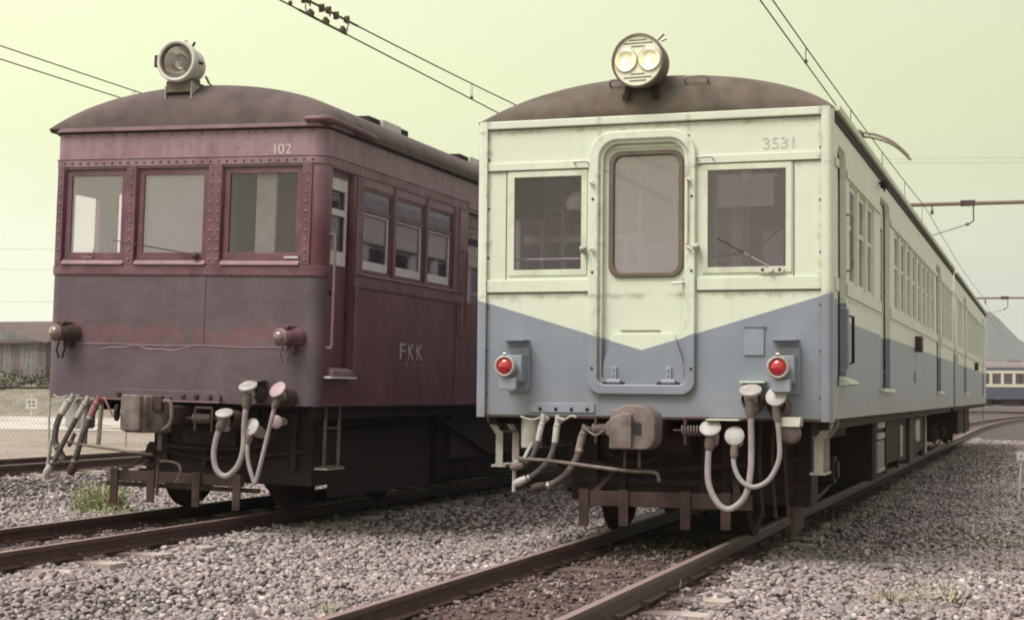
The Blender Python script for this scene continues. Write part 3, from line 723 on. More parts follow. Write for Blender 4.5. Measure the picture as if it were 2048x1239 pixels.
def wiper(parent, a, b, y, mat):
    w = MB().tube([(a[0], y, a[1]), (b[0], y-.015, b[1])], .006, 6).build('wiper', mat, parent)
    t = Vector((b[0]-a[0], 0, b[1]-a[1])).normalized(); m_ = Vector((b[0], y-.012, b[1]))
    MB().tube([m_-t*.06, m_+t*.24], .006, 6).build('wiper_blade', M['black'], w); return w

# ================================================================ cream and blue railcar
HW = 1.425
SIDE_WIN = [(1.08, 1.66), (1.77, 2.35), (2.46, 3.04)] + [(5.12+.80*k, 5.74+.80*k) for k in range(8)] + [(13.12+.72*k, 13.68+.72*k) for k in range(4)]
SIDE_DOOR = [(3.60, 4.60), (11.85, 12.85)]
def coach_side(car, s, L, y0, wins, doors, cab, mat, body_z=(.985, 3.30), detail=True):
    """one side wall with its windows and doors; s = +1 right, -1 left; cab = (y0, y1) of the crew door or None"""
    z0, z1 = body_z
    holes = [(a, b, 2.08, 2.91) for a, b in wins] + [(a, b, 1.24, 3.12) for a, b in doors]
    if cab: holes.append((cab[0], cab[1], 1.24, 3.12))
    xo, xi = s*HW, s*(HW-.05)
    MB().wall(y0, L, z0, z1, holes, 'x', min(xo, xi), max(xo, xi)).build('side_wall', mat, car, smooth=0)
    # belt rails above and below the windows, interrupted at the doors
    cuts = sorted(list(doors)+([cab] if cab else [])); segs = []; c0 = y0
    for a, b in cuts: segs.append((c0, a)); c0 = b
    segs.append((c0, L))
    for zz in ((1.965, 2.07), (2.925, 2.99)):
        mb = MB()
        for a, b in segs:
            if b-a > .1: mb.box(s*(HW+.001), s*(HW+.016), a, b, *zz)
        mb.build('belt_rail', M['cream'], car, bevel=.004)
    for a, b in wins: window_unit(car, 'x', s*(HW-.018), a, b, 2.08, 2.91, s, M['cream'], M['glass_clear'], .04, 2.56)
    for (a, b) in doors+([cab] if cab else []):
        crew = cab and (a, b) == tuple(cab)
        xd = s*(HW-.065); d_ = MB(); hole = [(a+.10, b-.10, 2.05, 2.86)] if crew else [(a+.16, b-.16, 2.02, 2.86)]
        d_.wall(a-.01, b+.01, 1.22, 3.14, hole, 'x', min(xd, xd-s*.04), max(xd, xd-s*.04))
        dr = d_.build('crew_door' if crew else 'passenger_door', mat, car, smooth=0)
        h = hole[0]; MB().box(min(xd-s*.018, xd-s*.022), max(xd-s*.018, xd-s*.022), h[0]-.005, h[1]+.005, h[2]-.005, h[3]+.005).build('pane', M['glass_clear'], dr, smooth=0)
        MB().ring([(h[0]-.02, h[2]-.02), (h[1]+.02, h[2]-.02), (h[1]+.02, h[3]+.02), (h[0]-.02, h[3]+.02)], [(h[0], h[2]), (h[1], h[2]), (h[1], h[3]), (h[0], h[3])], 'x', min(xd+s*.001, xd+s*.012), max(xd+s*.001, xd+s*.012)).build('pane_frame', M['cream'], dr)
        if not crew:
            MB().box(min(xd+s*.001, xd+s*.018), max(xd+s*.001, xd+s*.018), (a+b)/2-.05, (a+b)/2-.025, 1.24, 3.10).build('door_edge', M['rubber_brown'], dr)
            MB().box(s*(HW+.001), s*(HW+.05), a-.05, b+.05, 1.20, 1.235).build('door_sill', M['cream'], car, bevel=.004)
        # rounded upper corners of the doorway
        for (c_, sg) in ((a, 1), (b, -1)):
            pl = [(c_, 3.12), (c_, 2.98)]+[(c_+sg*(.14-.14*math.cos(R_(t))), 2.98+.14*math.sin(R_(t))) for t in range(10, 91, 16)]
            MB().prism(pl, 'x', min(xo-s*.002, xi), max(xo-s*.002, xi)).build('doorway_corner', mat, car, smooth=0)
    # dark rain channel under the roof edge and its cream lip
    MB().box(s*(HW-.05), s*(HW-.004), y0, L, 3.30, 3.356).build('rain_channel', M['dark'], car)
    MB().prism([(s*(HW-.004), 3.345), (s*(HW+.035), 3.345), (s*(HW+.045), 3.365), (s*(HW+.045), 3.385), (s*(HW-.004), 3.385)], 'y', y0, L).build('gutter', M['cream'], car)
    MB().box(s*(HW-.002), s*(HW+.010), y0, L, 3.262, 3.344).build('dark_band', M['dark'], car)  # dark band along the wall just below the gutter lip
def underfloor(car, L, spots, y0=0):
    MB().box(-1.2, 1.2, y0+.3, L-.2, .98, 1.10).build('floor_frame', M['under'], car)
    for s in (-1, 1): MB().box(s*1.30, s*1.38, y0+.15, L, .90, 1.02).build('sole_bar', M['under'], car, bevel=.006)
    for (x0, x1, ya, yb, z0, z1, mt) in spots:
        b = MB().box(x0, x1, ya, yb, z0, z1).build('equipment_box', mt, car, bevel=.012)
        for yy in (ya+.06, yb-.06):
            hz = MB(); hz.box((x0+x1)/2-.02, (x0+x1)/2+.02, yy-.015, yy+.015, z1, .99); hz.build('box_hanger', M['under'], b)

car = empty('electric_railcar', (0, 0, 0))
tag(car, 'cream and blue railcar numbered 3531 with a twin headlamp on its roof', 'railcar')
CL = 16.25
# --- end wall
DOORX = -.055
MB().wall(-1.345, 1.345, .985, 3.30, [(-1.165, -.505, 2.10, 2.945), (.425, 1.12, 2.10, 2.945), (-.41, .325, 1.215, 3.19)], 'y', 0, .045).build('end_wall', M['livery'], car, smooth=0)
for s in (-1, 1):
    pl = [(s*1.345, -.032), (s*1.385, -.032)]+[(s*(1.385+.042*math.sin(R_(t))), .01-.042*math.cos(R_(t))) for t in (20, 45, 70)]+[(s*1.427, .01), (s*1.427, .30 if False else .12), (s*1.345, .12)]
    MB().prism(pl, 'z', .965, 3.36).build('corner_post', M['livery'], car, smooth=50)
    # bolts up the inner edge of the corner post
    rivets(car, [(s*1.338, -.001, z) for z in (1.15, 1.5, 1.85, 2.25, 2.65, 3.05)], .012, (0, -1, 0), M['rubber_brown'], 'post_bolts')
MB().box(-1.344, 1.344, -.034, .06, 3.295, 3.358).build('top_beam', M['livery'], car, bevel=.008)
MB().box(-1.344, 1.344, -.012, -.001, 3.286, 3.2935).build('beam_line', M['rubber_brown'], car)  # thin brown line along the lower edge of the top beam
for (a, b) in ((-1.343, -.487), (.388, 1.343)):
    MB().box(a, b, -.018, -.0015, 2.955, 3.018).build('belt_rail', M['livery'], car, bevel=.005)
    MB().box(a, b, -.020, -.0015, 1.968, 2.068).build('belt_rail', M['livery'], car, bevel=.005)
    MB().box(a, b, -.008, -.0012, 1.958, 1.9665).build('belt_line', M['rubber_brown'], car)  # thin brown line along the lower edge of each belt rail
    MB().box(a, b, -.008, -.0012, 2.9465, 2.9535).build('belt_line', M['rubber_brown'], car)
# upright panel joints beside the windows
for x in (-1.185, 1.135): MB().box(x-.004, x+.004, -.003, -.0005, 2.07, 2.95).build('panel_joint', M['rubber_brown'], car)
# --- gangway door with its frame
fo = rrect(-.485, .378, 1.155, 3.235, .20, .11, 8); fi = rrect(-.40, .315, 1.235, 3.165, .15, .06, 8)
dfr = MB().ring(fo, fi, 'y', -.045, .0).build('door_frame', M['livery'], car, bevel=.01)
dfi = MB().ring(rrect(-.402, .317, 1.233, 3.167, .15, .06, 8), rrect(-.375, .29, 1.26, 3.14, .13, .05, 8), 'y', -.015, .055).build('door_seal', M['livery'], dfr)
for z in (2.70, 2.12, 1.36):
    for x in (-.447, .350): MB().lathe([(.011, 0), (.010, .006), (0.0001, .008)], (x, -.045, z), (0, -1, 0), 10).build('bolt', M['black'], dfr)
do = rrect(-.40, .315, 1.24, 3.16, .14, .05, 8); wi = rrect(-.315, .255, 2.095, 3.065, .09, .09, 8)
door = MB().ring(do, wi, 'y', .035, .065).build('gangway_door', M['livery'], car, smooth=30)
MB().ring(rrect(-.333, .273, 2.077, 3.083, .10, .10, 8), rrect(-.292, .232, 2.118, 3.042, .075, .075, 8), 'y', .012, .05).build('window_rubber', M['rubber_brown'], door, bevel=.008)
MB().prism(rrect(-.30, .24, 2.11, 3.05, .07), 'y', .040, .045).build('pane', M['glass_film'], door, smooth=0)
MB().prism([(-.335, 3.105), (.275, 3.105), (.24, 3.125), (-.30, 3.125)], 'y', .020, .045).build('drip_moulding', M['cream'], door)
MB().box(-.23, .09, .028, .036, 1.655, 1.662).build('panel_joint', M['rubber_brown'], door)
fp = MB().prism([(-.375, 1.255), (.28, 1.255), (.285, 1.40), (.20, 1.635), (-.285, 1.635), (-.37, 1.40)], 'y', .005, .024).build('fall_plate', M['livery'], door, bevel=.004)
for x in (-.275, .165):
    hg = MB(); hg.box(x-.022, x+.022, -.012, .004, 1.26, 1.375); hg.cyl((x-.055, -.012, 1.258), (x+.055, -.012, 1.258), .02, n=10)
    h_ = hg.build('plate_hinge', M['lavender'], fp, bevel=.003)
    MB().cyl((x-.09, -.008, 1.245), (x+.09, -.008, 1.245), .014, n=8).build('hinge_pin', M['dark'], h_)
    rivets(h_, [(x, -.012, z) for z in (1.30, 1.34)], .007, (0, -1, 0), M['dark'])
dh = MB(); dh.tube([(.285, .035, 2.03), (.285, -.03, 2.03), (.19, -.03, 2.025)], .009, 8); dh.box(.265, .305, .022, .034, 1.98, 2.07); dh.build('door_handle', M['steel'], door)
for (x, z) in ((-.455, 2.83), (-.445, 2.30), (.33, 2.83), (.33, 2.30)):
    cl = MB(); cl.tube([(x, -.05, z), (x, -.075, z), (x+.03, -.08, z-.02)], .008, 6); cl.lathe([(.014, 0), (.014, .03), (0.0001, .035)], (x, -.045, z), (0, -1, 0), 10); cl.build('door_clamp', M['steel'], dfr)
handrail(car, [(.315, -.01, 2.33), (.315, -.06, 2.33), (.315, -.06, 2.84), (.315, -.01, 2.84)], .011, M['cream'], 'door_grip')
# lamp-iron loops beside the door top
for (xa, xb) in ((-.60, -.49), (.40, .515)):
    zc = 2.985; MB().tube([(xa, -.018, zc), (xa, -.07, zc+.012), (xb, -.07, zc+.012), (xb, -.018, zc)], .007, 6).build('lamp_bracket', M['steel'], car)
# door stops with round knobs
for x in (-.515, .395):
    k = MB(); k.cyl((x, -.02, 2.285), (x, -.085, 2.285), .022, n=12); k.lathe([(0.0001, .03), (.026, .02), (.03, 0), (.022, -.03)], (x, -.08, 2.30), (0, -.6, .8), 14); k.build('door_stop', M['grey'], car)
# --- end windows
w1 = window_unit(car, 'y', -.008, -1.165, -.505, 2.10, 2.945, -1, M['cream'], M['glass_clear'], .048)
w2 = window_unit(car, 'y', -.012, .425, 1.12, 2.10, 2.945, -1, M['cream'], M['glass_dim'], .045)
wiper(w2, (.965, 2.135), (.76, 2.25), -.035, M['steel'])
wm = MB(); wm.prism(rrect(.865, 1.065, 2.095, 2.145, .022), 'y', -.03, -.013); wm.cyl((.965, -.03, 2.12), (.965, -.06, 2.12), .02, n=10); wm.build('wiper_motor_plate', M['white'], w2)
rivets(w2, [(.90, -.03, 2.12), (1.03, -.03, 2.12)], .014, (0, -1, 0), M['rubber_brown'], 'plate_bolts')
# --- number and inspection plate
M['number_grey'] = simple('faded_number_paint', (.50, .52, .46), .6, var=.25, scale=22)
for i, ch in enumerate('3531'):
    text('number_digit', ch, .125, M['number_grey'], car, (.925+.068*i, -.002, 3.09), (R_(90), 0, 0), .052 if ch != '1' else .016)
MB().prism(rrect(.755, .91, 1.465, 1.675, .008), 'y', -.014, -.001).build('inspection_plate', M['lavender'], car, bevel=.004)
MB().box(.752, .925, -.022, -.002, 1.682, 1.69).build('plate_drip', M['lavender'], car)
# --- lower bolted plate and seam
MB().prism([(-.97, 1.008), (-.43, 1.008), (-.43, 1.085), (-.93, 1.085), (-.97, 1.06)], 'y', -.014, -.001).build('bolted_plate', M['lavender'], car, bevel=.004)
rivets(car, [(x, -.014, 1.035) for x in (-.88, -.75, -.62, -.49)], .016, (0, -1, 0), M['dark'], 'plate_bolts')
MB().box(-1.344, 1.344, -.01, .06, .966, .984).build('lower_edge', M['rustmetal'], car)
# --- tail lamps
def tail_lamp(parent, x, z, body, ringm):
    y = -.001
    b = MB(); b.prism(rrect(x-.055, x+.13, z-.20, z+.16, .02), 'y', -.03, y); b.box(x-.03, x+.11, -.17, -.03, z-.12, z+.09); b.prism(rrect(x-.05, x+.09, z-.185, z-.09, .015), 'y', -.24, -.17)
    t = b.build('tail_lamp', body, parent, bevel=.006)
    MB().lathe([(.062, -.06), (.085, .0), (.088, .035), (.075, .05), (.066, .045), (.064, .02)], (x, -.22, z), (0, -1, 0), 28).build('lamp_ring', ringm, t)
    MB().lathe([(.068, .02), (.060, .038), (.04, .052), (.018, .058), (0.0001, .06)], (x, -.22, z), (0, -1, 0), 28).build('lens', M['red_lens'], t, smooth=60)
    MB().cyl((x-.012, -.255, z+.098), (x+.012, -.255, z+.098), .012, n=8).build('ring_hinge', M['steel'], t)
    MB().prism([(x-.075, z+.205), (x+.125, z+.205), (x+.125, z+.215), (x-.075, z+.215)], 'y', -.165, y).build('lamp_hood', body, t)
    return t
m, t_, n_, l_, b_ = node_mat('red_lamp_glass'); b_.inputs['Base Color'].default_value = (.42, .012, .022, 1); b_.inputs['Roughness'].default_value = .12; b_.inputs['Coat Weight'].default_value = 1.0; M['red_lens'] = m
tail_lamp(car, -1.10, 1.37, M['lavender'], M['grey']); tail_lamp(car, 1.055, 1.37, M['lavender'], M['grey'])
# --- sides, roof
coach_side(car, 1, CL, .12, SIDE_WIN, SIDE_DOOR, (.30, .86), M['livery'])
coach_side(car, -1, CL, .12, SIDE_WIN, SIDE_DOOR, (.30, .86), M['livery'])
MB().wall(-1.37, 1.37, .985, 3.34, [(-.4, .4, 1.2, 3.0)], 'y', CL-.05, CL).build('rear_wall', M['livery'], car, smooth=0)
roof_mesh(-1.43, 1.43, 3.358, .355, 2.15, 1.5, .28, CL, .035, -.022).build('roof', M['roof_brown'], car, smooth=50)
handrail(car, [(1.45, .33, 1.36), (1.50, .33, 1.37), (1.50, .33, 1.83), (1.45, .33, 1.84)], .012, M['lavender'])
handrail(car, [(1.425, .90, 1.42), (1.475, .90, 1.43), (1.475, .90, 1.80), (1.425, .90, 1.81)], .013, M['dark'])
handrail(car, [(1.425, .90, 2.17), (1.47, .90, 2.18), (1.47, .90, 2.62), (1.425, .90, 2.63)], .013, M['handle'])
MB().prism([(1.427, 1.235), (1.53, 1.25), (1.53, 1.275), (1.427, 1.315)], 'y', .36, .82).build('cab_step', M['cream'], car, bevel=.005)
# side fittings: maroon box, cable and lamp by the gutter
MB().box(1.427, 1.50, 7.86, 8.16, 1.71, 1.90).build('side_lamp_box', M['rustmetal'], car, bevel=.006)
MB().box(1.427, 1.44, 7.72, 7.90, 1.33, 1.47).build('label_plate', M['grey'], car)
sl = MB(); sl.cyl((1.425, 3.5, 3.22), (1.46, 3.5, 3.22), .014, n=10); sl.lathe([(.012, -.05), (.03, -.03), (.04, .01), (.03, .03), (0.0001, .035)], (1.475, 3.5, 3.20), (0, 0, -1), 16); sl.cyl((1.475, 3.5, 3.14), (1.475, 3.5, 3.18), .010, n=8)
sl.build('side_marker_lamp', M['dark'], car)
# --- roof fittings
for (xa, xb, y) in ((-.335, -.155, .10), (.275, .455, .10)):
    zb = 3.358+.355*(1-abs((xa+xb)/2/1.43)**2.15)**(1/1.5)*.82
    MB().tube(bez([(xa, y, zb-.045), (xa, y-.06, zb-.01), (xa+.02, y-.07, zb+.012), (xb-.02, y-.07, zb+.012), (xb, y-.06, zb-.01), (xb, y, zb-.045)], 3), .0095, 8).build('roof_grip', M['handle'], car)
hl = MB(); HC = Vector((-.062, -.13, 3.768)); AX = Vector((-.07, -1, 0)).normalized()
hl.lathe([(0.0001, -.36), (.06, -.355), (.12, -.33), (.165, -.28), (.195, -.20), (.205, -.10), (.207, -.02), (.215, -.018), (.215, .018), (.200, .022), (.198, .0)], HC, AX, 36)
M['lamp_plate'] = simple('pale_lamp_plate', (.80, .82, .66), .35, var=.04, bumps=0)
head = hl.build('headlight', M['rubber_brown'], car)
MB().lathe([(.199, .006), (0.0001, .006), (0.0001, .002), (.199, .002)], HC, AX, 36).build('reflector_plate', M['lamp_plate'], head)
rx = AX.cross(Vector((0, 0, 1))).normalized()
m, t_, n_, l_, b_ = node_mat('lit_headlamp_bulb'); b_.inputs['Base Color'].default_value = (.9, .85, .6, 1); b_.inputs['Roughness'].default_value = .15
b_.inputs['Emission Color'].default_value = (1, .88, .52, 1)
tcl = n_.new('ShaderNodeTexCoord'); 
M['bulb'] = m; b_.inputs['Emission Strength'].default_value = .22; b_.inputs['Metallic'].default_value = .6
m, t_, n_, l_, b_ = node_mat('lit_filament_glow'); b_.inputs['Emission Color'].default_value = (1, .93, .70, 1); b_.inputs['Emission Strength'].default_value = 2.2; M['filament'] = m
for s in (-1, 1):
    c_ = HC+rx*s*.097+Vector((0, 0, .005))
    lp = MB().lathe([(.090, .007), (.090, .016), (.082, .02), (.06, .012), (.035, .0), (0.0001, -.01)], c_, AX, 26).build('lamp_reflector', M['bulb'], head)
    MB().lathe([(.091, .008), (.094, .008), (.094, .018), (.089, .018)], c_, AX, 26).build('lamp_rim', M['handle'], lp)
    MB().lathe([(.026, -.006), (.022, .006), (.012, .012), (0.0001, .014)], c_+rx*.012-Vector((0, 0, .01)), AX, 12).build('lamp_filament', M['filament'], lp)
for (dz, hw_) in ((.162, .072), (.138, .118), (.112, .055), (-.105, .055), (-.132, .115), (-.158, .07)):
    c_ = HC+AX*.0095+Vector((0, 0, dz)); MB().add([c_-rx*hw_+Vector((0, 0, -.004)), c_+rx*hw_+Vector((0, 0, -.004)), c_+rx*hw_+Vector((0, 0, .004)), c_-rx*hw_+Vector((0, 0, .004)), c_-rx*hw_+AX*-.003+Vector((0, 0, -.004)), c_+rx*hw_+AX*-.003+Vector((0, 0, -.004)), c_+rx*hw_+AX*-.003+Vector((0, 0, .004)), c_-rx*hw_+AX*-.003+Vector((0, 0, .004))],
        [(0, 1, 2, 3), (7, 6, 5, 4), (0, 4, 5, 1), (1, 5, 6, 2), (2, 6, 7, 3), (3, 7, 4, 0)]).build('plate_slot', M['rubber_brown'], head, smooth=0)
lat = MB(); p_ = HC+Vector((.16, -.02, .15)); lat.cyl(p_, p_+Vector((.05, 0, .045)), .013, n=8); lat.cyl(p_+Vector((.02, .04, 0)), p_+Vector((.06, .05, .02)), .01, n=8); lat.build('lamp_latch', M['steel'], head)
for s in (-1, 1):
    ft = MB(); ft.strap([HC+Vector((s*.10, .12, -.17)), HC+Vector((s*.11, .11, -.235)), HC+Vector((s*.12, .10, -.25)), HC+Vector((s*.12, .10, -.29))], .06, .016, (1, 0, 0)); ft.box(HC.x+s*.12-.045, HC.x+s*.12+.045, .02, .12, HC.z-.30, HC.z-.265); ft.build('lamp_foot', M['dark'], head, bevel=.003)
# folded pantograph lying low on the roof
yP = 4.6
M['pan_grey'] = simple('grimy_grey_collector', (.24, .21, .17), .6, var=.3)
ph = MB()
for yy in (yP-.14, yP+.14):
    pts = bez([(-1.06, yy, 3.62), (-.92, yy, 3.78), (-.70, yy, 3.87), (-.45, yy, 3.885), (0, yy, 3.885), (.95, yy, 3.885), (1.22, yy, 3.875), (1.46, yy, 3.78), (1.63, yy, 3.62)], 4)
    ph.tube(pts, .014, 8)
ph.box(-.6, 1.15, yP-.17, yP+.17, 3.893, 3.91)
for x in (-.5, 0, .5, 1.0): ph.box(x-.02, x+.02, yP-.15, yP+.15, 3.86, 3.885)
pg = ph.build('pantograph', M['pan_grey'], car)
pa = MB()
for s in (-1, 1):
    pa.tube([(.25+s*.55, yP, 3.87), (.25+s*.5, yP+.9, 3.80), (.25+s*.3, yP+1.9, 3.76)], .018, 6); pa.tube([(.25+s*.3, yP+1.9, 3.76), (.2+s*.25, yP+.6, 3.80)], .018, 6)
    pa.tube([(1.0+s*.13, yP, 3.87), (1.02+s*.1, yP+.05, 3.72), (1.03, yP+.1, 3.60)], .014, 6)
pa.tube([(1.03, yP+.02, 3.87), (1.04, yP+.02, 3.57)], .025, 6)
pa.build('pantograph_arms', M['rustmetal'], pg)
for (x, y) in ((-.45, yP+.5), (.55, yP+.5), (-.45, yP+1.9), (.55, yP+1.9), (1.04, yP+.05)):
    zr = 3.358+.355*(1-abs(x/1.43)**2.15)**(1/1.5); MB().lathe([(.05, 0), (.05, .02), (.03, .03), (.05, .045), (.03, .06), (.05, .075), (.02, .1), (.02, .16)], (x, y, zr-.01), (0, 0, 1), 12).build('insulator', M['rubber_brown'], pg)
# --- inside
MB().box(-1.36, 1.36, .06, CL-.06, 1.105, 1.13).build('cabin_floor', M['interior_dark'], car)
MB().box(-1.36, 1.36, .2, CL-.06, 3.285, 3.30).build('ceiling', M['interior_pale'], car)
MB().wall(.34, 1.37, 1.13, 3.28, [(.62, 1.22, 2.15, 2.85)], 'y', 1.00, 1.03).build('cab_partition', M['interior'], car, smooth=0)
MB().box(.61, 1.23, 1.012, 1.016, 2.14, 2.86).build('partition_pane', M['glass_dim'], car, smooth=0)
for (x_, y_) in ((-1.18, .95), (-1.0, .98), (-.33, 1.02), (.33, 1.02), (-.60, 3.5), (.60, 3.5), (-.60, 4.7), (.60, 4.7)): MB().cyl((x_, y_, 1.13), (x_, y_, 3.285), .019, n=10).build('grab_pole', M['interior_pale'], car)
MB().box(-1.37, -.33, .965, .995, 2.46, 2.52).build('partition_rail', M['white'], car, bevel=.004)
MB().box(-1.37, -.33, .97, .99, 1.13, 2.02).build('partition_lower', M['interior'], car)
pr = MB()
for z in (2.10, 2.24): pr.tube([(-1.36, .10, z), (-.5, .10, z)], .010, 6)
for z in (2.26, 2.36): pr.tube([(-.30, .16, z-.04), (.26, .16, z-.04)], .009, 6)
pr.build('guard_bars', M['steel'], car)
MB().box(-.78, -.44, .12, .36, 1.13, 2.16).build('driver_desk', M['interior_dark'], car, bevel=.02)
MB().box(.40, 1.25, .12, .42, 1.13, 2.08).build('control_desk', M['interior'], car, bevel=.02)
mc = MB(); mc.cyl((.55, .35, 2.06), (.55, .35, 2.16), .09, n=18); mc.tube([(.55, .35, 2.17), (.55, .28, 2.19), (.50, .2, 2.2)], .014, 8); mc.build('master_controller', M['dark'], car)
vb = MB().box(.53, .97, .075, .085, 2.62, 2.86).build('sun_visor', M['interior'], car)
MB().tube([(.51, .075, 2.865), (1.0, .075, 2.86)], .012, 8).build('visor_rail', M['white'], vb)
vk = MB(); vk.lathe([(.05, -.006), (.05, .01), (.03, .02), (0.0001, .022)], (.755, .07, 2.855), (0, -1, 0), 16); vk.tube([(.73, .07, 2.88), (.725, .07, 2.92)], .01, 6); vk.tube([(.78, .07, 2.88), (.79, .07, 2.92)], .01, 6); vk.build('visor_clip', M['white'], vb)
MB().tube(bez([(.46, .11, 2.24), (.62, .11, 2.25), (.82, .11, 2.30), (.98, .11, 2.42), (1.2, .11, 2.62)], 6), .014, 6).build('hanging_cable', M['black'], car)
MB().box(.56, .64, .5, .55, 1.13, 3.28).build('cab_pole', M['interior_pale'], car)
MB().box(1.02, 1.10, .2, .28, 2.05, 2.5).build('brake_stand', M['dark'], car, bevel=.01)
for s in (-1, 1):
    for (ya, yb) in ((1.1, 3.4), (4.8, 11.6), (13.0, 15.9)):
        MB().box(s*.93, s*1.36, ya, yb, 1.5, 1.62).build('bench_seat', M['seat'], car, bevel=.02)
        MB().box(s*1.26, s*1.37, ya, yb, 1.62, 2.04).build('bench_back', M['seat'], car, bevel=.02)
    MB().tube([(s*.95, 1.1, 3.0), (s*.95, CL-1, 3.0)], .013, 6).build('strap_rail', M['steel'], car)
MB().box(-1.30, -1.06, .45, .60, 2.62, 3.1).build('switch_cabinet', M['interior_dark'], car, bevel=.01)
MB().lathe([(.09, -.05), (.11, 0), (.09, .06), (.05, .1), (0.0001, .11)], (-.66, .28, 2.70), (0, 0, 1), 14).build('cab_gauge', M['interior_pale'], car)
# --- running gear
pilot(car, .2, [(-.57, .10), (-.24, .11), (.26, .10), (.58, .11)], .40, .1, .265, .385, M['rustmetal'], -.60, .78)
bogie(car, 2.35); bogie(car, 13.6)
MB().box(-.80, 1.18, .62, 1.0, .28, .975).build('dark_fill_box', M['dark'], car, bevel=.01)  # solid dark block added to stand for the shade under the car end
MB().box(-.5, .5, 1.6, 3.2, .30, .75).build('traction_motor', M['dark'], car, bevel=.05)
MB().cyl((-.45, .50, .78), (.25, .50, .78), .11, n=18).build('brake_air_cylinder', M['under'], car)
MB().tube(bez([(-.7, .55, .62), (-.2, .52, .55), (.4, .52, .58), (1.1, .55, .66)], 6), .022, 8).build('brake_pull_rod', M['under'], car)
for x in (-.62, -.38, .30, .48, .98): MB().box(x, x+.06, .56, .618, .36, .95).build('brake_hanger', M['under'], car, bevel=.006)
MB().box(-.78, 1.16, .585, .618, .42, .47).build('brake_crossbar', M['under'], car, bevel=.005)
MB().tube(bez([(-.5, .5, .95), (-.45, .45, .7), (-.2, .42, .6), (.1, .45, .72), (.2, .5, .95)], 6), .016, 8).build('air_pipe', M['under'], car)
MB().box(-1.1, -.5, .75, 3.6, .78, .96).build('brake_beam', M['dark'], car)
MB().box(.5, 1.1, 1.0, 3.6, .78, .96).build('brake_beam', M['dark'], car)
underfloor(car, CL, [(.70, 1.28, 4.3, 5.3, .30, .93, M['dark']), (.65, 1.30, 5.5, 7.2, .42, .95, M['dark']), (-1.25, .3, 4.4, 8.0, .40, .92, M['dark']), (.6, 1.25, 7.5, 8.6, .36, .92, M['dark']), (.75, 1.28, 8.8, 9.6, .30, .9, M['rustmetal']), (.6, 1.25, 9.9, 11.6, .40, .95, M['dark']), (-1.2, .2, 9, 12, .35, .9, M['dark'])])
gb = MB(); gb.box(1.29, 1.32, 4.45, 5.15, .83, .90); gb.box(1.29, 1.32, 4.45, 5.15, .72, .78)
for k in range(5): gb.box(1.29, 1.315, 4.5+.14*k, 4.55+.14*k, .42, .70)
gb.box(1.29, 1.32, 4.45, 5.15, .38, .42); gb.build('resistor_grille', M['grey'], car)
MB().box(1.30, 1.33, 7.0, 7.2, .45, .82).build('fuse_panel', M['grey'], car, bevel=.01)
MB().prism(rrect(9.6, 10.3, .55, .85, .12), 'x', 1.0, 1.30).build('air_tank_end', M['grey'], car, bevel=.01)
MB().tube([(1.2, 12.6, .98), (1.25, 12.0, .30)], .02, 6).build('ladder_rod', M['grey'], car)
MB().cyl((.95, 7.6, .55), (.95, 9.4, .55), .17, n=18).build('air_reservoir', M['under'], car)
steps_stirrup(car, 1.37, .20, .56, .99, .555, M['grey'], .075, .07)
steps_stirrup(car, -1.37, .20, .62, .99, .555, M['grey'], .075, .06)
MB().prism([(.62, .30), (1.2, .34), (1.2, .08), (.62, .02)], 'x', 1.02, 1.04).build('mud_flap', M['rustmetal'], car)
fl = MB()
for x in (.80, .90, 1.0): fl.tube(bez([(x, .5, .95), (x, .45, .6), (x+.02, .5, .2)], 4), .014, 6)
fl.build('sand_pipes', M['rustmetal'], car)
MB().cyl((-.985, .10, .72), (-.985, .10, 1.0), .085, n=20).build('brake_cylinder', M['grey'], car, bevel=.006)
coupler_box(car, .02, -.62, .915, 'round')
buffer_spring(car, .33, .50, -.12, .885); buffer_spring(car, -.38, -.26, -.12, .885)
lv = MB(); lv.tube(bez([(-1.10, .05, .66), (-.95, -.25, .645), (-.7, -.28, .635), (-.1, -.42, .585), (.12, -.45, .58), (.185, -.45, .565), (.20, -.45, .51)], 5), .014, 8); lv.build('uncoupling_lever', M['coupler'], car)
hk = MB(); hk.tube(bez([(-.94, -.02, .76), (-.945, -.12, .70), (-.965, -.16, .64), (-1.0, -.16, .63), (-1.035, -.16, .60), (-1.04, -.16, .55), (-1.045, -.16, .38)], 6), .016, 8); hk.build('brake_hook', M['grey'], car)
air_hose(car, [(-.83, -.15, .88), (-.845, -.17, .78), (-.885, -.19, .66), (-.96, -.2, .595), (-1.0, -.2, .585)], .021, M['cap'], [(-.83, -.15, .97), (-.90, -.17, .95), (-.99, -.18, .975)], M['coupler'])
air_hose(car, [(-.70, -.15, .87), (-.705, -.17, .77), (-.75, -.20, .63), (-.86, -.23, .52), (-.96, -.24, .47)], .023, M['grey'], [(-.70, -.15, .97), (-.63, -.17, .955), (-.57, -.18, .985), (-.53, -.18, .975)], M['cap'])
air_hose(car, [(-.495, -.15, .80), (-.515, -.18, .68), (-.58, -.22, .55), (-.69, -.25, .46), (-.80, -.26, .43)], .027, M['coupler'], [(-.48, -.15, .90), (-.40, -.18, .85), (-.36, -.19, .84), (-.30, -.19, .88)], M['rustmetal'])
j1 = jumper_head(car, (.53, -.16, .905), M['cap'], face=(0, -.75, .7), rad=.082)
j2 = jumper_head(car, (.715, -.16, .85), M['cap'], face=(0, -1, .35), rad=.075)
j3 = jumper_head(car, (.835, -.16, 1.19), M['cap'], face=(0, -.5, .87), rad=.085)
j4 = jumper_head(car, (1.03, -.16, 1.15), M['cap'], face=(-.15, -1, .5), rad=.080)
